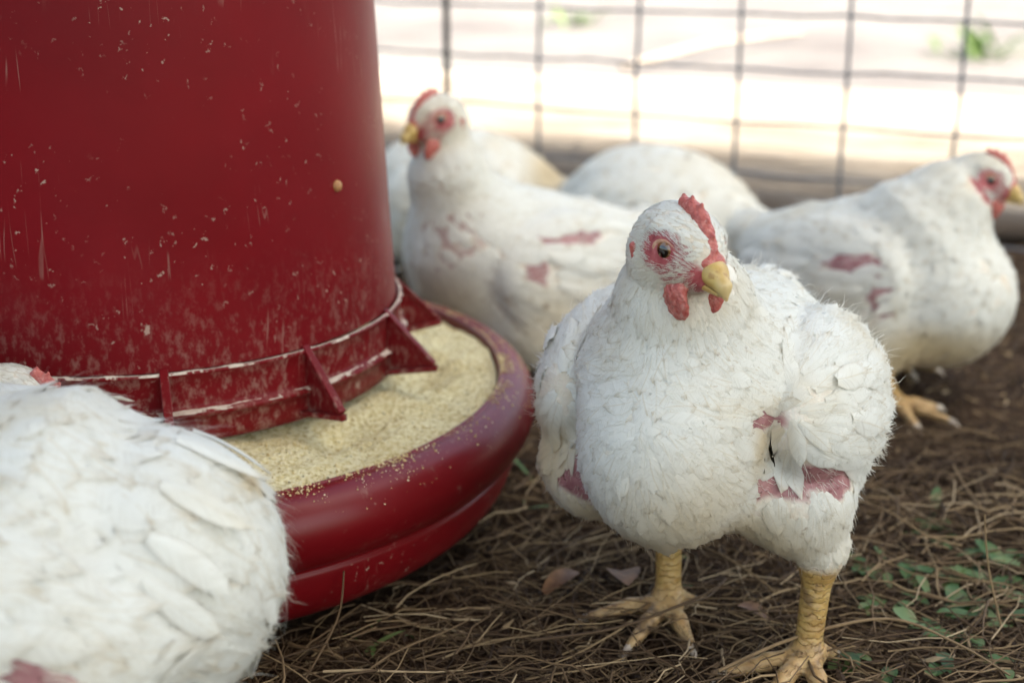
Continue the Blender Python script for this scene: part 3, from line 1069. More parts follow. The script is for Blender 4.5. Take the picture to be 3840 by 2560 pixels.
def vanes(B, P, T, L, W, lift, off, g, conform=1.0, ncol=3, fringe=3):
    """feathers lying on the bird: P bases, T flow directions, L lengths, W half widths"""
    n = len(P)
    N0 = B.grad(P)
    T = nrm(T - (T * N0).sum(-1, keepdims=True) * N0)
    Sd = np.cross(N0, T)
    js = np.linspace(-1, 1, ncol)
    m = len(FE_U)
    bend = g.normal(0, 0.10, n)
    U = FE_U[None, :, None]
    Jv = js[None, None, :]
    along = (L[:, None, None] * U * (1 - 0.05 * Jv ** 2)) + 0 * Jv
    side = W[:, None, None] * FE_W[None, :, None] * Jv + (bend * L)[:, None, None] * U ** 2
    Q = P[:, None, None, :] + T[:, None, None, :] * along[..., None] + Sd[:, None, None, :] * side[..., None]
    tgt = off[:, None, None] + lift[:, None, None] * L[:, None, None] * U ** 1.5 - 0.20 * W[:, None, None] * Jv ** 2 + 0 * U
    Qf = Q.reshape(-1, 3)
    tf = (tgt + np.zeros(Q.shape[:3])).reshape(-1)
    for _ in range(2):
        d = B.sd_fe(Qf)
        gr = B.grad(Qf)
        Qf = Qf - gr * np.clip((d - tf) * conform, -1.2, 1.2)[:, None]
    # drop vanes that were torn over a sharp hollow or run on to the beak
    if n > 1:
        er = np.abs(B.sd_fe(Qf) - tf).reshape(n, -1).max(1)
        Gq = Qf.reshape(n, m, ncol, 3)
        st = np.linalg.norm(np.diff(Gq, axis=1), axis=-1).max((1, 2)) / (0.24 * L)
        sw = np.linalg.norm(np.diff(Gq, axis=2), axis=-1).max((1, 2)) / W
        hq_ = (Qf - np.array(B.head)) @ np.asarray(B.HR)
        bk = ((hq_[:, 0] > 2.0) & (np.abs(hq_).max(-1) < 3.2) & (hq_[:, 2] > -1.3) & (hq_[:, 2] < 0.4) & (np.abs(hq_[:, 1]) < 1.0)).reshape(n, -1).any(1) if not B.headless else np.zeros(n, bool)
        ok = (er < 0.35) & (st < 2.0) & (sw < 2.0) & ~bk
        Qf = Gq[ok].reshape(-1, 3)
        T, Sd, L, W = T[ok], Sd[ok], L[ok], W[ok]
        Q = Q[ok]
        n = int(ok.sum())
    gr = B.grad(Qf)
    fu = np.broadcast_to(U, Q.shape[:3]).reshape(-1)
    fv = np.broadcast_to(Jv, Q.shape[:3]).reshape(-1)
    rn = np.repeat(g.random(n), m * ncol)
    idx = np.arange(n * m * ncol).reshape(n, m, ncol)
    F = np.stack([idx[:, :-1, :-1], idx[:, 1:, :-1], idx[:, 1:, 1:], idx[:, :-1, 1:]], -1).reshape(-1, 4)
    V = Qf
    # geometric normal of each vane mixed with the body's normal
    G = Qf.reshape(n, m, ncol, 3)
    gn = nrm(np.cross(np.gradient(G, axis=2), np.gradient(G, axis=1)) * 1.0).reshape(-1, 3)
    sgn = np.sign((gn * gr).sum(-1, keepdims=True))
    NN = nrm(0.32 * gr + 0.68 * gn * sgn)
    if fringe:
        # loose barbs frayed from the vane's end
        k = fringe
        jr = g.uniform(-0.95, 0.95, (n, k))
        ur = g.uniform(0.62, 0.97, (n, k))
        wr = np.interp(ur, FE_U, FE_W)
        iu = np.clip((np.searchsorted(FE_U, ur) - 1), 0, m - 2)
        fr = (ur - FE_U[iu]) / (FE_U[iu + 1] - FE_U[iu])
        jc = (jr + 1) / 2 * (ncol - 1)
        j0 = np.clip(jc.astype(int), 0, ncol - 2)
        fj = (jc - j0)[..., None]
        ar = np.arange(n)[:, None]
        A = (G[ar, iu, j0] * (1 - fj) + G[ar, iu, j0 + 1] * fj)
        Bb = (G[ar, iu + 1, j0] * (1 - fj) + G[ar, iu + 1, j0 + 1] * fj)
        base = A * (1 - fr[..., None]) + Bb * fr[..., None]
        nb = NN.reshape(n, m, ncol, 3)[ar, iu, j0]
        dirr = nrm(T[:, None, :] + Sd[:, None, :] * (jr * 0.8 + g.normal(0, 0.15, (n, k)))[..., None] + nb * g.normal(0.10, 0.16, (n, k))[..., None])
        ln = (L[:, None] * g.uniform(0.07, 0.20, (n, k)))[..., None]
        wd = (W[:, None] * g.uniform(0.04, 0.10, (n, k)))[..., None]
        sdv = np.cross(nb, dirr)
        b3 = base + nb * 0.01
        tri = np.stack([b3 - sdv * wd, b3 + sdv * wd, b3 + dirr * ln], 2).reshape(-1, 3)
        q0 = len(V)
        tq = (np.arange(n * k) * 3)[:, None] + np.array([1, 0, 2, 2])[None] + q0
        V = np.concatenate([V, tri])
        NN = np.concatenate([NN, np.repeat(nb.reshape(-1, 3), 3, 0)])
        fu = np.concatenate([fu, np.tile([0.8, 0.8, 1.0], n * k)])
        fv = np.concatenate([fv, np.repeat(jr.ravel(), 3)])
        rn = np.concatenate([rn, np.repeat(rn.reshape(n, -1)[:, 0], 3 * k)])
        tri_faces = tq[:, :3]
    else:
        tri_faces = np.zeros((0, 3), int)
    F3 = np.concatenate([F[:, [0, 1, 2]], F[:, [0, 2, 3]], tri_faces])
    return V, F3, NN, fu, fv, rn


def strands(P, Dr, Nn, L, w, g, curl=0.25):
    """hair-fine down: two-segment slivers"""
    n = len(P)
    sdv = nrm(np.cross(Dr, Nn + g.normal(0, 0.3, Nn.shape)))
    mid = P + Dr * (L * 0.55)[:, None]
    D2 = nrm(Dr + g.normal(0, curl, Dr.shape) - 0.25 * Nn)
    tip = mid + D2 * (L * 0.5)[:, None]
    V = np.stack([P - sdv * w[:, None], P + sdv * w[:, None], mid + sdv * w[:, None] * 0.8, mid - sdv * w[:, None] * 0.8, tip], 1).reshape(-1, 3)
    b = (np.arange(n) * 5)[:, None]
    F3 = np.concatenate([b + np.array([[0, 1, 2]]), b + np.array([[0, 2, 3]]), b + np.array([[3, 2, 4]])])
    return V, F3


def build_bird(B, loc, rz, label, group, mat=M_FEATHER, name='chicken'):
    g = np.random.default_rng(B.seed)
    root = empty(name, loc, rz)
    root.scale = (B.scale,) * 3
    tag(root, label, 'chicken', group)
    # ---- continuous body
    xs = [B.torso[0][0] - B.torso[1][0] - 1.5, B.rump[1][0] - B.rump[3] - 0.8, B.head[0] - 3]
    xe = [B.torso[0][0] + B.torso[1][0] + 1, B.breast[0][0] + B.breast[1][0] + 1, B.head[0] + 3.2]
    ym = [B.torso[1][1] + 1, B.wing[0][1] + B.wing[1][1] + 2.0, abs(B.head[1]) + 3]
    zt = [B.torso[0][2] + B.torso[1][2] + 2.5, B.head[2] + 2.6, B.rump[1][2] + 3]
    for L in B.legs:
        for tp, md in B.toes(L):
            xs.append(tp[0] - 0.8)
            xe.append(tp[0] + 0.8)
            ym.append(abs(tp[1]) + 0.8)
    lo, hi = (min(xs), -max(ym), -0.4), (max(xe), max(ym), max(zt))
    V, F = sdf_mesh(B.sd, lo, hi, B.h)
    body, hd, wing, thigh, leg, hq = B.groups(V)
    legm = np.clip(0.5 + (np.minimum(np.minimum(body, thigh), wing) - leg) / 0.35, 0, 1)
    pk = B.pinkmask(V)
    fc = B.facemask(hq) * (hd < 0.6) * (not B.headless)
    bo = obj('body', mesh_from('body', V * 0.01, F, True, {'pink': pk, 'face': fc, 'leg': legm}), M_SKIN, root)
    # ---- claws
    for L in B.legs:
        for tp, md in B.toes(L):
            d = nrm(tp - md)
            pth = np.array([tp - d * 0.05, tp + d * 0.35 + (0, 0, 0.02), tp + d * 0.75 + (0, 0, -0.18)]) * 0.01
            Vc, Fc = tubes(pth[None], np.array([[0.0024, 0.0019, 0.0004]]), 7)
            obj('claw', mesh_from('claw', Vc, Fc), M_CLAW, bo)
    # ---- sample the skin for feathers
    tri = np.concatenate([F[:, [0, 1, 2]], F[:, [0, 2, 3]]])
    A_, B_, C_ = V[tri[:, 0]], V[tri[:, 1]], V[tri[:, 2]]
    area = 0.5 * np.linalg.norm(np.cross(B_ - A_, C_ - A_), axis=1)

    def sample(n):
        t = g.choice(len(tri), n, p=area / area.sum())
        u, v = g.random(n), g.random(n)
        sw = u + v > 1
        u[sw], v[sw] = 1 - u[sw], 1 - v[sw]
        return A_[t] + (B_[t] - A_[t]) * u[:, None] + (C_[t] - A_[t]) * v[:, None]

    tot = area.sum()

    def zone(P):
        body, hd, wing, thigh, leg, hq = B.groups(P)
        z = {}
        z['leg'] = leg < np.minimum(np.minimum(body, thigh), wing) - 0.05
        hdm = np.clip((0.9 - hd) / 0.8, 0, 1) * (hd < body + 0.9) if not B.headless else np.zeros(len(P))
        z['head'] = hdm
        nz = np.zeros(len(P))
        for a, b in zip(B.neck[:-1], B.neck[1:]):
            e = sd_rc(P, a[:3], b[:3], a[3], b[3])
            nz = np.maximum(nz, np.clip((0.8 - e) / 0.8, 0, 1))
        zc = np.clip((P[:, 2] - B.neck[0][2]) / 2.0, 0, 1)
        z['neck'] = nz * zc
        z['wing'] = np.clip((0.5 - wing) / 0.5, 0, 1) * (wing < body + 0.3)
        z['thigh'] = np.clip((0.5 - thigh) / 0.5, 0, 1) * (thigh < body)
        z['face'] = B.facemask(hq) if not B.headless else np.zeros(len(P))
        z['pink'] = B.pinkmask(P)
        z['hq'] = hq
        return z

    nkd = nrm(np.array(B.neck[0][:3]) - np.array(B.neck[-1][:3]))
    hback = -np.asarray(B.HR)[:, 0]

    def flow(P, z):
        T = np.tile(np.array([-1.0, 0, -0.62]), (len(P), 1))
        T = T * (1 - z['wing'][:, None]) + np.array([-1.0, 0, -0.22]) * z['wing'][:, None]
        T = T * (1 - z['thigh'][:, None]) + np.array([-0.5, 0, -1.0]) * z['thigh'][:, None]
        T = T * (1 - z['neck'][:, None]) + (nkd + np.array([-0.25, 0, 0])) * z['neck'][:, None]
        hm = z['head'][:, None] * np.clip((P[:, 2:3] - B.head[2] + 2.2) / 1.4, 0, 1)
        T = T * (1 - hm) + (hback + np.array([0, 0, -0.35])) * hm
        return nrm(T)

    # contour feathers
    def lens(P, z):
        back = np.clip((-P[:, 0] + 1) / 9, 0, 1)
        L = 1.5 + 1.0 * back
        W = 0.52 + 0.18 * back
        w = z['wing']
        L = L + w * 1.1
        W = W - w * 0.10
        L = L * (1 - z['thigh'] * 0.22)
        W = W * (1 - z['thigh'] * 0.30)
        k = z['neck']
        L = L * (1 - k) + 0.95 * k
        W = W * (1 - k) + 0.24 * k
        k = z['head']
        L = L * (1 - k) + 0.38 * k
        W = W * (1 - k) + 0.07 * k
        return L, W

    out = []
    n0 = int(tot * 36 * B.dens)
    P = sample(n0)
    z = zone(P)
    L, W = lens(P, z)
    want = 7.2 / (L * W * 1.5)
    keep = (g.random(n0) < want / 36) & ~z['leg'] & (z['pink'] < g.uniform(0.02, 0.98, n0)) & (B.pinkmask(P + flow(P, z) * (L * 0.6)[:, None]) < g.uniform(0.45, 1.25, n0)) & (z['face'] < 0.25)
    P, L, W = P[keep], L[keep], W[keep]
    z = {k: v[keep] for k, v in z.items()}
    T = flow(P, z)
    T = nrm(T + g.normal(0, 0.13, T.shape))
    n = len(P)
    L = L * g.uniform(0.75, 1.25, n)
    W = W * g.uniform(0.8, 1.2, n)
    lift = np.abs(g.normal(0.028, 0.017, n)) + 0.026 * z['wing'] + (g.random(n) < 0.03) * g.uniform(0.03, 0.12, n)
    lift *= np.where(z['head'] > 0.5, 0.7, 1.0)
    # feathers do not reach across bare patches
    off = g.uniform(0.04, 0.13, n) * np.clip(L / 1.5, 0.25, 1)
    out.append(vanes(B, P, T, L, W, lift, off, g))
    nf = n
    # ---- down and stray filaments
    nd = int(tot * 11 * B.fuzz)
    P = sample(nd)
    z = zone(P)
    keep = ~z['leg'] & (z['face'] < 0.2) & ((z['pink'] < 0.5) | (g.random(nd) < 0.75))
    P = P[keep]
    z = {k: v[keep] for k, v in z.items()}
    T = flow(P, z)
    N0 = B.grad(P)
    T = nrm(T - (T * N0).sum(-1, keepdims=True) * N0)
    Ld, _ = lens(P, z)
    Ld = Ld * np.where(z['pink'] > 0.4, 0.55, 1.0)
    n = len(P)
    Dr = nrm(T + N0 * (0.02 + 0.34 * g.random(n) ** 2)[:, None] + g.normal(0, 0.20, T.shape))
    Vs, Fs = strands(P + N0 * (0.12 * np.clip(Ld, 0, 1))[:, None], Dr, N0, Ld * g.uniform(0.25, 0.62, n), np.where(z['head'] > 0.4, 0.009, 0.012) * g.uniform(0.6, 1.2, n), g)
    out.append((Vs, Fs, np.repeat(nrm(N0 + 0.3 * Dr), 5, 0), np.tile([0.2, 0.2, 0.5, 0.5, 0.7], n), np.zeros(5 * n), np.repeat(g.random(n), 5)))
    # ---- white bristles on the red face
    if not B.headless:
        nb = int(42000 * B.fuzz)
        q = g.normal(0, 1, (nb, 3))
        q = nrm(q) * np.array([2.2, 1.5, 1.62])
        Pw = q @ np.asarray(B.HR).T + np.array(B.head)
        for _ in range(4):
            d = B.sd_fe(Pw)
            Pw = Pw - B.grad(Pw) * d[:, None]
        z = zone(Pw)
        hqq = z['hq']
        eye_d = np.hypot(hqq[:, 0] - 0.62, hqq[:, 2] - 0.18)
        # bristles thin out round the eye and at the gape
        pr = 0.62 * np.clip((eye_d - 0.50) / 0.5, 0.0, 1) * np.clip((2.05 - hqq[:, 0]) / 0.5, 0.0, 1) + 0.5 * np.clip((hqq[:, 2] - 0.62) / 0.4, 0, 1) + 0.35 * np.clip((-hqq[:, 0] + 0.1) / 0.6, 0, 1)
        # rows: skin shows in lines between the bristles
        rows = 0.5 + 0.5 * np.sin((eye_d * 26) + 1.5 * np.sin(hqq[:, 0] * 7))
        keep = (z['face'] > 0.02) & (g.random(nb) < pr * (0.25 + 0.75 * rows)) & (eye_d > 0.46)
        Pw, hqq = Pw[keep], hqq[keep]
        N0 = B.grad(Pw)
        fl = np.stack([hqq[:, 0] - 2.2, hqq[:, 1] * 0.2, (hqq[:, 2] + 0.3) * 0.55], -1) @ np.asarray(B.HR).T
        fl = nrm(fl - (fl * N0).sum(-1, keepdims=True) * N0)
        n = len(Pw)
        Dr = nrm(fl + N0 * 0.22 + g.normal(0, 0.10, fl.shape))
        Vs, Fs = strands(Pw + N0 * 0.01, Dr, N0, g.uniform(0.16, 0.34, n), g.uniform(0.006, 0.011, n), g, 0.1)
        out.append((Vs, Fs, np.repeat(N0, 5, 0), np.tile([0.2, 0.2, 0.5, 0.5, 0.6], n), np.zeros(5 * n), np.repeat(g.random(n) * 0.3, 5)))
    # ---- join plumage
    Vl, Fl, Nl, fu, fv, rn = [], [], [], [], [], []
    b = 0
    for o_ in out:
        Vl.append(o_[0])
        Fl.append(o_[1] + b)
        Nl.append(o_[2])
        fu.append(o_[3])
        fv.append(o_[4])
        rn.append(o_[5])
        b += len(o_[0])
    Vl = np.concatenate(Vl)
    obj('plumage', mesh_from('plumage', Vl * 0.01, np.concatenate(Fl), True,
        {'fu': np.concatenate(fu), 'fv': np.concatenate(fv), 'rnd': np.concatenate(rn), 'stain_shade': B.stainmask(Vl)}, np.concatenate(Nl)), mat, root, kind='stuff')
    # ---- flight feathers of the folded wings, tail feathers: a part each
    def single(name, P, T, L, W, lift, off):
        r_ = vanes(B, np.array([P], float), nrm(np.array([T], float)), np.array([L]), np.array([W]), np.array([lift]), np.array([off]), g, 0.9, 5, 14)
        obj(name, mesh_from(name, r_[0] * 0.01, r_[1], True, {'fu': r_[3], 'fv': r_[4], 'rnd': r_[5], 'stain_shade': B.stainmask(r_[0])}, r_[2]), mat, root)
    c, r = B.wing
    for sd in (1, -1):
        R = B.WR[sd]
        for row, (zf, ln_, wd_, of_) in enumerate(((-0.50, 4.6, 0.62, 0.10), (-0.08, 3.5, 0.60, 0.18), (0.34, 2.7, 0.56, 0.26))[:B.rows]):
            for k in range(8):
                t = (k + 0.5 * (row % 2)) / 7.5
                pl = np.array([r[0] * (0.74 - 1.30 * t), 0.72 * r[1] * sd, r[2] * (zf - 0.10 * math.sin(t * 3.1) + 0.22 * t * (row == 0)) + g.normal(0, 0.08)])
                pw = np.array([c[0], c[1] * sd, c[2]]) + R @ pl
                for _ in range(4):
                    pw = pw - B.grad(pw[None])[0] * B.sd_fe(pw[None])[0]
                if B.pinkmask(pw[None])[0] > 0.5:
                    continue
                single('wing_feather', pw, (-1.0, 0, -0.42 + 0.30 * t + g.normal(0, 0.06)), ln_ * g.uniform(0.88, 1.12), wd_ * g.uniform(0.9, 1.1), 0.030 + 0.02 * g.random(), of_ + 0.010 * (8 - k))
    tp = np.array(B.rump[1], float)
    for k in range(7):
        a = (k - 3) * 0.30
        p = tp + np.array([0.6, 0.9 * math.sin(a) * 1.4, 0.9 * math.cos(a) - 0.2])
        for _ in range(3):
            p = p - B.grad(p[None])[0] * B.sd_fe(p[None])[0]
        single('tail_feather', p, (-1.0, 0.5 * math.sin(a), -0.35), 2.6 + 0.5 * math.cos(a), 0.42, 0.10 + 0.05 * g.random(), 0.15 + 0.03 * k)
    # ---- head parts
    if not B.headless:
        hm = Matrix([list(np.asarray(B.HR)[i]) + [B.head[i] * 0.01] for i in range(3)] + [[0, 0, 0, 1]])
        for nm, key in (('upper_beak', 'upper_beak'), ('lower_beak', 'lower_beak'), ('comb', 'comb'), ('wattle', 'wl'), ('wattle', 'wr'), ('ear_lobe', 'lobewl'), ('ear_lobe', 'lobewr')):
            o = obj(nm, HEAD[key], None, root)
            o.matrix_local = hm
        for sd in (1, -1):
            p = np.array([0.62, sd * 1.02, 0.18])
            em = hm @ Matrix.Translation(Vector(p * 0.01)) @ Matrix.Rotation(-sd * 0.32, 4, 'Z')
            if sd < 0:
                em = em @ Matrix.Rotation(math.pi, 4, 'Z')
            e = obj('eye', HEAD['eye'], None, root)
            e.matrix_local = em
            ns_ = obj('nostril', HEAD['nostril'], None, root)
            ns_.matrix_local = hm @ Matrix.Translation((0.0222, sd * 0.0041, -0.0023)) @ Matrix.Rotation(0.35, 4, 'Y')
            l = obj('eyelid', HEAD['lid'], None, root)
            l.matrix_local = em @ Matrix.Translation((0, 0.0029, 0))
    return root


def heading(fx, fy):
    return math.atan2(fy, fx)


def legset(hl, hr):
    return [hl, hr]


GROUP = 'chickens round the feeder'
import time as _t
_t0 = _t.time()
# main bird
def crouch(dz, **k):
    """a bird whose trunk is carried dz cm higher (or lower) over its feet"""
    k.setdefault('torso', ((-0.8, 0, 10.2 + dz), (8.6, 6.0, 5.4)))
    k.setdefault('breast', ((3.6, 0, 9.0 + dz), (5.0, 5.2, 5.0)))
    k.setdefault('rump', ((-7.2, 0, 10.4 + dz), (-10.0, 0, 11.5 + dz), 4.0, 1.8))
    k.setdefault('wing', ((-1.6, 4.9, 10.4 + dz), (6.8, 2.0, 4.4)))
    k.setdefault('wroll', -10)
    if 'legs' not in k:
        hz = max(5.2 + dz, 2.4)
        k['legs'] = [dict(hip=(0.5, sd * 3.6, 8.2 + dz), knee=(2.2, sd * 4.2, max(6.6 + dz, 3.6)), hock=(-0.8, sd * 3.6, hz), foot=(0.6, sd * 3.7, 0.9), yaw=sd * 10) for sd in (1, -1)]
    return Bird(**k)


a = math.radians(24)
main_rz = heading(-math.sin(a), -math.cos(a))
def to_local(wx, wy, ox, oy, rz):
    dx, dy = (wx - ox) * 100, (wy - oy) * 100
    return dx * math.cos(rz) + dy * math.sin(rz), -dx * math.sin(rz) + dy * math.cos(rz)
MO = (0.086, 0.600)
lf = to_local(0.130, 0.556, *MO, main_rz)
rf = to_local(0.074, 0.606, *MO, main_rz)
mlegs = [dict(hip=(-0.4, 4.0, 8.8), knee=(1.2, 4.5, 8.0), hock=(lf[0] - 1.0, lf[1] + 0.1, 5.7), foot=(lf[0], lf[1], 0.95), yaw=-14, toes=((0, 3.9), (42, 3.3), (-42, 3.6), (165, 1.8))),
         dict(hip=(-0.2, -4.0, 8.9), knee=(1.4, -4.3, 8.2), hock=(rf[0] - 0.9, rf[1] - 0.4, 5.8), foot=(rf[0], rf[1], 0.95), yaw=-12, toes=((4, 3.9), (48, 3.4), (-46, 3.8), (170, 1.8)))]
MAIN_PATCHES = [((4.0, 5.0, 9.7), (3.0, 2.4, 1.15)), ((2.0, 6.3, 9.6), (1.6, 1.4, 1.1)), ((4.6, -4.0, 8.6), (2.2, 1.8, 1.5)), ((5.4, 4.2, 12.6), (1.2, 1.0, 0.75))]
main = crouch(1.5, h=0.16, seed=11, dens=1.0, fuzz=1.0, hyaw=56, hpitch=-10, hroll=0, head=(6.1, 0.5, 19.8), legs=mlegs,
              neck=[(3.4, 0, 14.2, 4.2), (4.3, 0.1, 16.8, 2.7), (0, 0, 0, 0)],
              kb=0.5, kw=0.10, torso=((-1.2, 0, 11.9), (8.2, 5.4, 5.0)), breast=((4.5, 0.0, 10.9), (4.5, 3.8, 4.5)), wing=((-1.5, 4.9, 11.6), (6.3, 2.6, 3.9)), wroll=-15, wyaw=0,
              patches=MAIN_PATCHES, stains=[((4, 0, 6.0), (7, 7, 3.4), 1.15), ((3, -6, 9), (3, 3, 3.5), 0.9), ((7, 1, 9.0), (3.4, 4, 3.8), 0.7), ((5.2, 4.4, 11.5), (1.2, 1.2, 2.5), 0.8)])  # the low ones also paint the underside's shade
build_bird(main, (MO[0], MO[1], 0), main_rz, 'white chicken standing beside the red feeder pan, facing forward with beak turned aside', GROUP)
# long-necked bird behind the feeder
b2 = crouch(-3.2, h=0.25, tpitch=22, breast=((4.2, 0, 7.6), (4.6, 5.0, 5.6)), seed=21, dens=0.8, fuzz=0.7, neck=[(4.8, 0, 10.2, 4.3), (6.5, 0.4, 14.4, 2.5), (0, 0, 0, 0)], head=(7.4, 0.6, 18.4), hyaw=12, hpitch=-8,
            patches=[((7.0, 1.6, 11.0), (2.4, 3.0, 4.6), 0.6), ((0.8, 6.4, 10.4), (3.8, 1.8, 0.8)), ((3.0, 6.4, 8.4), (0.9, 1.6, 1.8)), ((-1, 6, 3.4), (4, 2, 1.2))],
            stains=[((7, 1, 6), (4, 5, 4), 0.9), ((0, 6, 5), (7, 3, 3), 0.6)])
build_bird(b2, (0.010, 1.000, 0), heading(-0.86, -0.50), 'white chicken with stretched bare neck behind the feeder, looking past the hopper', GROUP)
# bird at the right
B3_LEGS = [dict(hip=(-0.5, 3.6, 6.0), knee=(1.2, 4.0, 4.6), hock=(-1.4, 3.6, 3.0), foot=(0.0, 3.7, 0.9), yaw=10),
           dict(hip=(0.5, -3.6, 6.2), knee=(2.6, -4.4, 5.0), hock=(3.2, -4.8, 3.2), foot=(5.0, -5.6, 0.9), yaw=6, toes=((0, 4.0), (42, 3.2), (-42, 3.4), (170, 1.8)))]
b3 = crouch(-2.2, scale=0.96, legs=B3_LEGS, breast=((4.4, 0.6, 7.2), (5.6, 5.6, 5.2)), h=0.25, seed=31, dens=0.8, fuzz=0.7, tpitch=20, neck=[(3.6, 0, 12.0, 4.0), (4.8, 1.0, 13.6, 3.0), (0, 0, 0, 0)], head=(6.6, 2.0, 15.6), hyaw=14, hpitch=-14,
            patches=[((1.6, -6.4, 10.2), (3.4, 1.8, 0.8)), ((4.0, -6.0, 8.3), (1.0, 1.8, 1.7)), ((0.5, -6, 5.2), (4.6, 2, 1.0))],
            stains=[((4, -2, 3.6), (7, 6, 3.6), 1.35), ((0, -6, 7), (5, 3, 3), 0.6)])
build_bird(b3, (0.250, 0.955, 0), heading(0.76, -0.65), 'white chicken hunched by the fence with its head drawn in, brown stained breast', GROUP)
# two birds sitting near the fence
SIT = dict(torso=((-0.8, 0, 6.8), (8.6, 6.2, 5.6)), breast=((3.6, 0, 4.8), (5.0, 5.2, 4.4)), rump=((-7.0, 0, 5.8), (-9.6, 0, 6.4), 3.8, 1.8), wing=((-1.6, 4.9, 6.0), (6.8, 2.1, 4.0)),
           neck=[(3.8, 0, 6.0, 3.8), (7.0, 0, 6.2, 2.5), (0, 0, 0, 0)], head=(9.6, 0, 5.0), hpitch=-40)
b4 = crouch(-4.2, rows=2, h=0.3, seed=41, dens=0.6, fuzz=0.6, tpitch=6, patches=[((-7.5, 3.0, 4.6), (2.0, 2.5, 2.4)), ((-1.0, 5.0, 8.6), (1.0, 1.5, 0.9))], **SIT)
build_bird(b4, (0.120, 1.190, 0), heading(-0.80, 0.60), 'white chicken sitting near the fence, its rounded back and pink rump showing', GROUP)
b5 = crouch(-4.2, rows=2, h=0.3, seed=51, dens=0.6, fuzz=0.6, tpitch=6, patches=[((-6.0, 3.5, 3.6), (2.4, 2.5, 2.0))], stains=[((-8, 0, 8), (3, 4, 3), 1.1)], **SIT)
build_bird(b5, (-0.050, 1.280, 0), heading(-0.97, 0.25), 'white chicken with soiled shaggy tail, sitting farthest back along the fence', GROUP, M_FEATHER_SOILED)
# bird close in front of the pan, seen from the side and behind
b7 = crouch(-0.9, h=0.22, seed=71, dens=1.0, fuzz=0.5, scale=1.10, rump=((-5.5, 0, 10.4), (-7.4, 0, 10.4), 5.3, 4.2), head=(7.0, 1.0, 18.0), hyaw=20, hpitch=-10,
            wing=((-1.6, 5.0, 10.4), (7.4, 2.4, 3.9)), patches=[((-5.4, 6.4, 10.4), (2.2, 1.5, 1.0)), ((-10.4, -0.2, 13.3), (0.7, 1.4, 0.35), 0.7)], stains=[((-5, 3, 11), (2, 2, 1), 0.8), ((-10.6, -0.5, 12.9), (0.5, 1.0, 0.5), 2.0), ((-9.4, 0.4, 13.5), (0.5, 0.9, 0.3), 1.7)])
build_bird(b7, (-0.205, 0.436, 0), heading(-0.98, 0.05), 'white chicken with its back turned, right in front of the feeder pan', GROUP)
# bird feeding from the pan on the far side of that one: only its crown shows
b8 = crouch(0.0, rows=1, h=0.22, seed=81, dens=0.8, fuzz=0.8, neck=[(4.6, 0, 12.0, 3.8), (11.0, -0.3, 12.6, 2.3), (0, 0, 0, 0)], head=(16.0, -1.0, 12.3), hpitch=-34, hyaw=-6)
build_bird(b8, (-0.366, 0.580, 0), heading(0.99, -0.05), 'white chicken with low pink comb pecking in the pan behind the back-turned one', GROUP, M_FEATHER_SOILED)
print('birds', _t.time() - _t0)

# ------------------------------------------------------------------ fence, log, stake
FM = -0.45
FY0 = 1.44
fdir = np.array([1, FM]) / math.hypot(1, FM)
fpt = lambda s_: np.array([0.026, FY0 + FM * 0.026]) + fdir * s_
fence = empty('wire_fence', (*fpt(0), 0), math.atan2(FM, 1))
tag(fence, 'welded wire mesh fence with wide rectangular cells behind the chickens', 'fence')
g = np.random.default_rng(5)
def wire(name, p0, p1, r, seg):
    t = np.linspace(0, 1, seg)[:, None]
    P = np.array(p0) * (1 - t) + np.array(p1) * t
    P = P + g.normal(0, 0.0009, P.shape)
    V, F = tubes(P[None], np.full((1, seg), r), 6)
    obj(name, mesh_from(name, V, F), M_WIRE, fence)
for k in range(-12, 12):
    wire('upright_wire', (k * 0.1016, 0, 0.0), (k * 0.1016 + g.normal(0, 0.002), 0, 0.455), 0.0019, 10)
for k in range(9):
    wire('cross_wire', (-1.26, 0.0028, 0.0225 + 0.0495 * k), (1.16, 0.0028, 0.0225 + 0.0495 * k), 0.0015, 60)
sp = fpt(-0.1016) + np.array([0.0, -0.012])
V, F = tubes(np.array([[(0, 0, -0.05), (0.001, 0, 0.3), (0.0, 0.002, 0.85)]]), np.array([[0.0036, 0.0036, 0.0036]]), 10)
stake = obj('fence_stake', mesh_from('fence_stake', V, F), M_STAKE, loc=(sp[0], sp[1], 0))
tag(stake, 'thin dark iron stake standing against the wire fence', 'stake')
# log along the outside of the fence
n_l, n_c = 90, 40
t = np.linspace(-1.7, 1.6, n_l)
th = np.linspace(0, 2 * np.pi, n_c, endpoint=False)
TT, TH = np.meshgrid(t, th, indexing='ij')
R_ = 0.068 + 0.003 * np.sin(TT * 4 + 1) + 0.0018 * np.sin(TH * 5 + TT * 3) + 0.0012 * np.sin(TH * 11 - TT * 2) + 0.0008 * fbm(TT * 2, TH * 0.1, 8)
V = np.stack([TT, R_ * np.cos(TH) + 0.006 * np.sin(TT * 2.5), R_ * np.sin(TH) + 0.062], -1).reshape(-1, 3)
idx = np.arange(n_l * n_c).reshape(n_l, n_c)
nx = np.roll(idx, -1, 1)
F = [list(q) for q in np.stack([idx[:-1], idx[1:], nx[1:], nx[:-1]], -1).reshape(-1, 4)] + [list(idx[0]), list(idx[-1][::-1])]
lp = fpt(0) + np.array([-fdir[1], fdir[0]]) * 0.17
log = obj('wooden_log', mesh_from('wooden_log', V, F), M_LOG, loc=(lp[0], lp[1], 0), rot=(0, 0, math.atan2(FM, 1)))
tag(log, 'thick weathered log lying along the outside of the wire fence', 'log')

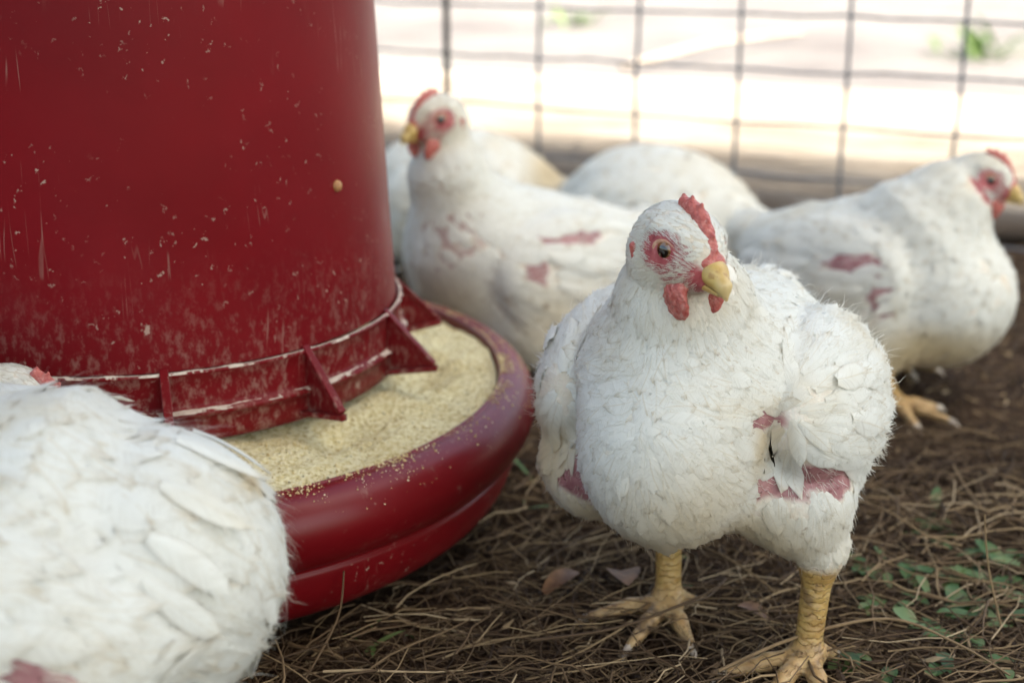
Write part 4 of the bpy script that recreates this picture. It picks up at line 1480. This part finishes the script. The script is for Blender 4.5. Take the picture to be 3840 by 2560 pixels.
# ------------------------------------------------------------------ unseen roof on posts, added to block the sun from the pen
RZ = 3.0
shift = RZ / math.tan(SUN_EL)
sh = np.array([math.sin(SUN_AZ), math.cos(SUN_AZ)]) * shift
nrmf = np.array([-fdir[1], fdir[0]])
edge = fpt(0) + nrmf * 0.11 + sh            # far edge of the roof: its shadow ends just past the fence
roof = empty('shade_roof', (edge[0], edge[1], 0), math.atan2(FM, 1))
tag(roof, 'unseen corrugated metal roof on timber posts, added to shade the pen', 'roof')
W_, D_ = 5.4, 3.0
for k in range(4):
    xx = np.linspace(-W_ / 2 + k * W_ / 4 - (0.02 if k else 0), -W_ / 2 + (k + 1) * W_ / 4, 90)
    top = 0.009 * np.sin(xx * 2 * np.pi / 0.076) + 0.003 * k
    yy = np.array([0, -D_ / 2, -D_])
    Vt = np.array([(x, y, RZ + z_ + 0.0 * y) for x, z_ in zip(xx, top) for y in yy])
    ii = np.arange(90 * 3).reshape(90, 3)
    Ft = np.stack([ii[:-1, :-1], ii[:-1, 1:], ii[1:, 1:], ii[1:, :-1]], -1).reshape(-1, 4)
    so = obj('shade_roof_sheet', mesh_from('shade_roof_sheet', Vt, Ft), M_ROOF, roof)
    sl = so.modifiers.new('thickness', 'SOLIDIFY')
    sl.thickness = 0.0012
for (x, y) in ((-W_ / 2 + 0.05, -0.08), (W_ / 2 - 0.05, -0.08), (-W_ / 2 + 0.05, -D_ + 0.08), (W_ / 2 - 0.05, -D_ + 0.08)):
    V, F = tubes(np.array([[(x, y, -0.2), (x, y, 1.0), (x, y, RZ - 0.012)]]), np.array([[0.045, 0.043, 0.04]]), 12)
    obj('shade_roof_post', mesh_from('shade_roof_post', V, F), M_POST, roof)

# ------------------------------------------------------------------ litter, weeds, leaves
def litter(n, xr, yr, Lr, rad, zmax, seed, rn_lo=0.0, rn_hi=1.0, bendy=0.14, tilt=0.10):
    g = np.random.default_rng(seed)
    x, y = g.uniform(*xr, n), g.uniform(*yr, n)
    # clumped
    cl = fbm(x * 1.6, y * 1.6, seed + 1)
    k = g.random(n) < np.clip(0.75 + 0.35 * cl, 0.15, 1)
    x, y = x[k], y[k]
    n = len(x)
    L = g.uniform(*Lr, n) * g.uniform(0.5, 1, n)
    az = g.uniform(0, 2 * np.pi, n)
    el = np.abs(g.normal(0, tilt, n))
    d = np.stack([np.cos(az) * np.cos(el), np.sin(az) * np.cos(el), np.sin(el)], -1)
    s_ = np.stack([-np.sin(az), np.cos(az), np.zeros(n)], -1)
    m = 5
    t = np.linspace(0, 1, m)
    bd = g.normal(0, bendy, n)
    P = np.stack([x, y, ground_z(x, y) + g.uniform(0.0, zmax, n)], -1)[:, None, :] + d[:, None, :] * (L[:, None] * t)[..., None] + s_[:, None, :] * ((bd * L)[:, None] * t ** 2)[..., None]
    kink = g.normal(0, 0.032, (n, m, 3)) * L[:, None, None]
    kink[:, 0] = 0
    P = P + kink * np.array([1, 1, 0.5])
    P[..., 2] -= (0.35 * np.sin(el) * L)[:, None] * t ** 2
    P[..., 2] = np.maximum(P[..., 2], ground_z(P[..., 0], P[..., 1]) + 0.0004)
    r = (g.uniform(*rad, n))[:, None] * np.linspace(1, 0.5, m)[None]
    # keep clear of the pan and of shanks
    dp = np.hypot(P[..., 0] - FC[0], P[..., 1] - FC[1]).min(1)
    keep = dp > 0.168
    P, r = P[keep], r[keep]
    V, F = tubes(P, r, 4)
    rn = np.repeat(g.uniform(rn_lo, rn_hi, len(P)) ** 1.2, m * 4)
    return V, F, rn
parts = [litter(9000, (-0.22, 0.48), (0.40, 0.85), (0.015, 0.07), (0.00025, 0.0006), 0.009, 101, 0.0, 0.85),
         litter(3000, (-0.15, 0.45), (0.40, 0.75), (0.03, 0.085), (0.0003, 0.0008), 0.014, 102, 0.3, 1.0, 0.2, 0.16),
         litter(4200, (-0.35, 0.75), (0.75, 1.55), (0.02, 0.06), (0.0004, 0.0010), 0.006, 103, 0.0, 0.75),
         litter(6000, (-0.20, 0.46), (0.40, 0.80), (0.008, 0.022), (0.0004, 0.0010), 0.006, 104, 0.0, 0.8)]
b, Vs, Fs, Rs = 0, [], [], []
for v, f, r in parts:
    Vs.append(v)
    Fs.append(f + b)
    Rs.append(r)
    b += len(v)
lit = obj('dry_grass_litter', mesh_from('dry_grass_litter', np.concatenate(Vs), np.concatenate(Fs), True, {'rnd': np.concatenate(Rs)}), M_STRAW, kind='stuff')
tag(lit, 'matted dry grass litter covering the pen floor', 'litter')

# flat chaff: broken leaf and husk flakes
g = np.random.default_rng(120)
n = 5200
cx, cy = g.uniform(-0.2, 0.6, n), g.uniform(0.40, 1.25, n)
ok = np.hypot(cx - FC[0], cy - FC[1]) > 0.185
cx, cy = cx[ok], cy[ok]
n = len(cx)
az = g.uniform(0, 6.28, n)
t_, s_ = np.stack([np.cos(az), np.sin(az), g.normal(0, 0.35, n)], -1), np.stack([-np.sin(az), np.cos(az), g.normal(0, 0.35, n)], -1)
ln, wd = g.uniform(0.002, 0.007, n), g.uniform(0.0006, 0.0022, n)
c0 = np.stack([cx, cy, ground_z(cx, cy) + g.uniform(0.001, 0.009, n)], -1)
V = np.stack([c0 - t_ * ln[:, None], c0 - s_ * wd[:, None], c0 + t_ * ln[:, None] * g.uniform(0.4, 1, n)[:, None], c0 + s_ * wd[:, None], c0 + np.array([0, 0, 1.0]) * wd[:, None] * 0.5], 1).reshape(-1, 3)
b = (np.arange(n) * 5)[:, None]
F = np.concatenate([b + np.array([[0, 1, 4]]), b + np.array([[1, 2, 4]]), b + np.array([[2, 3, 4]]), b + np.array([[3, 0, 4]])])
ch = obj('chaff', mesh_from('chaff', V, F, False, {'rnd': np.repeat(g.random(n) ** 1.3, 5)}), M_STRAW, kind='stuff')
tag(ch, 'broken brown leaf and husk flakes scattered through the litter', 'litter')

def blade_mesh(name, P0, az, L, W, arch, seed, n=7, up=0.9):
    g = np.random.default_rng(seed)
    t = np.linspace(0, 1, n)
    d = np.array([math.cos(az), math.sin(az), 0])
    s_ = np.array([-math.sin(az), math.cos(az), 0])
    w = W * np.sin(np.pi * np.clip(t * 0.86 + 0.10, 0, 1)) ** 0.8
    w[-1] = W * 0.04
    h = L * (up * t - arch * t * t)
    f = L * np.sqrt(np.clip(1 - (up - arch) ** 2, 0.1, 1)) * t
    V = []
    for i in range(n):
        c = d * f[i] + np.array([0, 0, h[i]])
        V += [c - s_ * w[i] + np.array([0, 0, 0.25 * w[i]]), c, c + s_ * w[i] + np.array([0, 0, 0.25 * w[i]])]
    ii = np.arange(n * 3).reshape(n, 3)
    F = np.stack([ii[:-1, :-1], ii[:-1, 1:], ii[1:, 1:], ii[1:, :-1]], -1).reshape(-1, 4)
    return mesh_from(name, np.array(V), F, True, {'rnd': np.full(len(V), g.random())})

def gpt(px, py):
    du, dv = (px - 1176) / 3267, (784 - py) / 3267
    d = np.array([du, math.cos(PITCH) + dv * math.sin(PITCH), -math.sin(PITCH) + dv * math.cos(PITCH)])
    p = d * (CAM_H / -d[2])
    return p[0], p[1]

def weed(px, py, nl, L, W, label, seed, up=(0.2, 0.7), group=None):
    g = np.random.default_rng(seed)
    x, y = gpt(px, py)
    w = empty('weed_plant', (x, y, float(ground_z(np.array(x), np.array(y)))))
    tag(w, label, 'weed', group)
    for k in range(nl):
        az = g.uniform(0, 6.28)
        me = blade_mesh('leaf', None, az, L * g.uniform(0.6, 1.1), W * g.uniform(0.7, 1.2), g.uniform(0.15, 0.5), seed * 31 + k, up=g.uniform(*up))
        o = obj('leaf', me, M_GREEN, w)
        o.location = (g.normal(0, 0.009), g.normal(0, 0.009), 0.002 + 0.005 * g.random())
        k_ = g.uniform(0.45, 0.95)
        o.scale = (k_, k_, k_)
for i, (px, py, nl, L, W, lab) in enumerate((
        (2230, 1290, 9, 0.026, 0.0045, 'low green weed with small oval leaves in the dry grass, right of the standing chicken'),
        (2090, 1380, 10, 0.030, 0.0040, 'low green weed beside the near foot of the standing chicken'),
        (2310, 1400, 8, 0.034, 0.0042, 'green weed with long pale leaves out in the dry grass'),
        (1960, 1330, 5, 0.020, 0.0040, 'tiny green sprout just behind the near shank of the standing chicken'),
        (1350, 1180, 9, 0.050, 0.0016, 'tuft of thin green grass between the pan and the standing chicken'),
        (1270, 1130, 7, 0.042, 0.0016, 'tuft of green grass close against the pan rim'),
        (1960, 1545, 6, 0.020, 0.0050, 'broad-leaved green sprout between the toes of the standing chicken'),
        (1500, 1330, 5, 0.020, 0.0030, 'small green sprout under the standing chicken'),
        (2060, 1300, 7, 0.022, 0.0050, 'green clover-like sprig close behind the near thigh of the standing chicken'),
        (2280, 1340, 10, 0.030, 0.0055, 'thick green weed beside the upright seeding stalk'),
        (2200, 1400, 9, 0.026, 0.0055, 'spreading green weed just beyond the arch of the bent stalk'),
        (860, 1480, 6, 0.030, 0.0014, 'thin green grass sprig in front of the pan'),
        (2180, 1220, 8, 0.028, 0.0048, 'leafy green weed on the soil edge beyond the bent stalk'),
        (2330, 1290, 9, 0.032, 0.0052, 'bushy green weed farthest out from the standing chicken'),
        (2150, 1460, 9, 0.026, 0.0050, 'flat green rosette under the bent tan stalk'),
        (2240, 1540, 7, 0.024, 0.0045, 'green seedling patch where the bent stalk ends'))):
    weed(px, py, nl, L, W, lab, 300 + i, up=((0.5, 0.95) if W < 0.002 else (0.12, 0.6)))
# dead leaves
for i, (px, py, L, lab) in enumerate(((1250, 1380, 0.022, 'curled orange brown dead leaf in the dry grass below the pan'), (1765, 1440, 0.016, 'reddish brown dead leaf standing between the feet of the standing chicken'), (1420, 1330, 0.030, 'pale tan dead leaf lying behind the far foot of the standing chicken'))):
    x, y = gpt(px, py)
    me = blade_mesh('dead_leaf', None, 0.6 + i * 2.1, L, L * 0.28, 0.5, 500 + i, up=0.75)
    o = obj('dead_leaf', me, M_DEADLEAF, loc=(x, y, 0.004))
    tag(o, lab, 'leaf')
# long single stalks lying over the litter
def stalk(pts, r, rn, lab):
    P = []
    for px, py, z in pts:
        du, dv = (px - 1176) / 3267, (784 - py) / 3267
        d = np.array([du, math.cos(PITCH) + dv * math.sin(PITCH), -math.sin(PITCH) + dv * math.cos(PITCH)])
        P.append(d * ((CAM_H - z) / -d[2]) + np.array([0, 0, CAM_H]))
    P = np.array(P)
    c = P.mean(0) * np.array([1, 1, 0])
    Q = np.array(smooth_profile(P - c, 5))
    V, F = tubes(Q[None], np.linspace(r, r * 0.5, len(Q))[None], 6)
    o = obj('grass_stalk', mesh_from('grass_stalk', V, F, True, {'rnd': np.full(len(V), rn)}), M_STRAW, loc=tuple(c))
    tag(o, lab, 'stalk')
stalk([(1650, 1540, 0.012), (1830, 1462, 0.018), (2040, 1420, 0.022), (2200, 1478, 0.016), (2320, 1550, 0.012)], 0.0009, 0.72, 'bent tan grass stalk arching across the near foot of the standing chicken')
stalk([(1220, 1470, 0.012), (1420, 1440, 0.016), (1600, 1372, 0.020), (1660, 1340, 0.020)], 0.0008, 0.35, 'dark dry stalk lying across the far foot of the standing chicken')
stalk([(2300, 1440, 0.005), (2270, 1300, 0.035), (2262, 1180, 0.062)], 0.0006, 0.8, 'upright seeding grass stalk out in the open litter')
stalk([(700, 1560, 0.004), (775, 1420, 0.022), (790, 1310, 0.040)], 0.0007, 0.5, 'upright brown twig in front of the pan')
stalk([(2190, 1070, 0.02), (2250, 1160, 0.012), (2330, 1200, 0.006)], 0.0007, 0.7, 'thin tan stalk leaning in the soil behind the weeds')

# yard beyond the fence: tufts, a stick, clods
def far_tuft(px, py, n, L, W, lab, seed):
    x, y = gpt(px, py)
    w = empty('grass_tuft', (x, y, 0))
    tag(w, lab, 'grass')
    g = np.random.default_rng(seed)
    V, F, R2, b = [], [], [], 0
    for k in range(n):
        az = g.uniform(0, 6.28)
        me = blade_mesh('blade', None, az, L * g.uniform(0.5, 1.1), W, g.uniform(0.1, 0.5), seed + k, up=g.uniform(0.3, 0.95))
        o = obj('blade', me, M_GREEN, w)
        o.location = (g.normal(0, L * 0.35), g.normal(0, L * 0.5), 0)
far_tuft(2260, 130, 30, 0.11, 0.008, 'bright green grass tuft growing in the sunny yard', 601)
far_tuft(1330, 60, 14, 0.10, 0.008, 'sparse green tuft far out in the yard', 602)
x, y = gpt(1640, 130)
V, F = tubes(np.array([[(-0.05, -0.35, 0.012), (0.0, 0.0, 0.03), (0.06, 0.40, 0.02)]]), np.array([[0.006, 0.008, 0.006]]), 10)
st = obj('stick', mesh_from('stick', V, F), M_LOG, loc=(x, y, 0), rot=(0, 0, -0.5))
tag(st, 'pale stick lying on the sunny ground beyond the log', 'stick')
print('all', _t.time() - _t0)
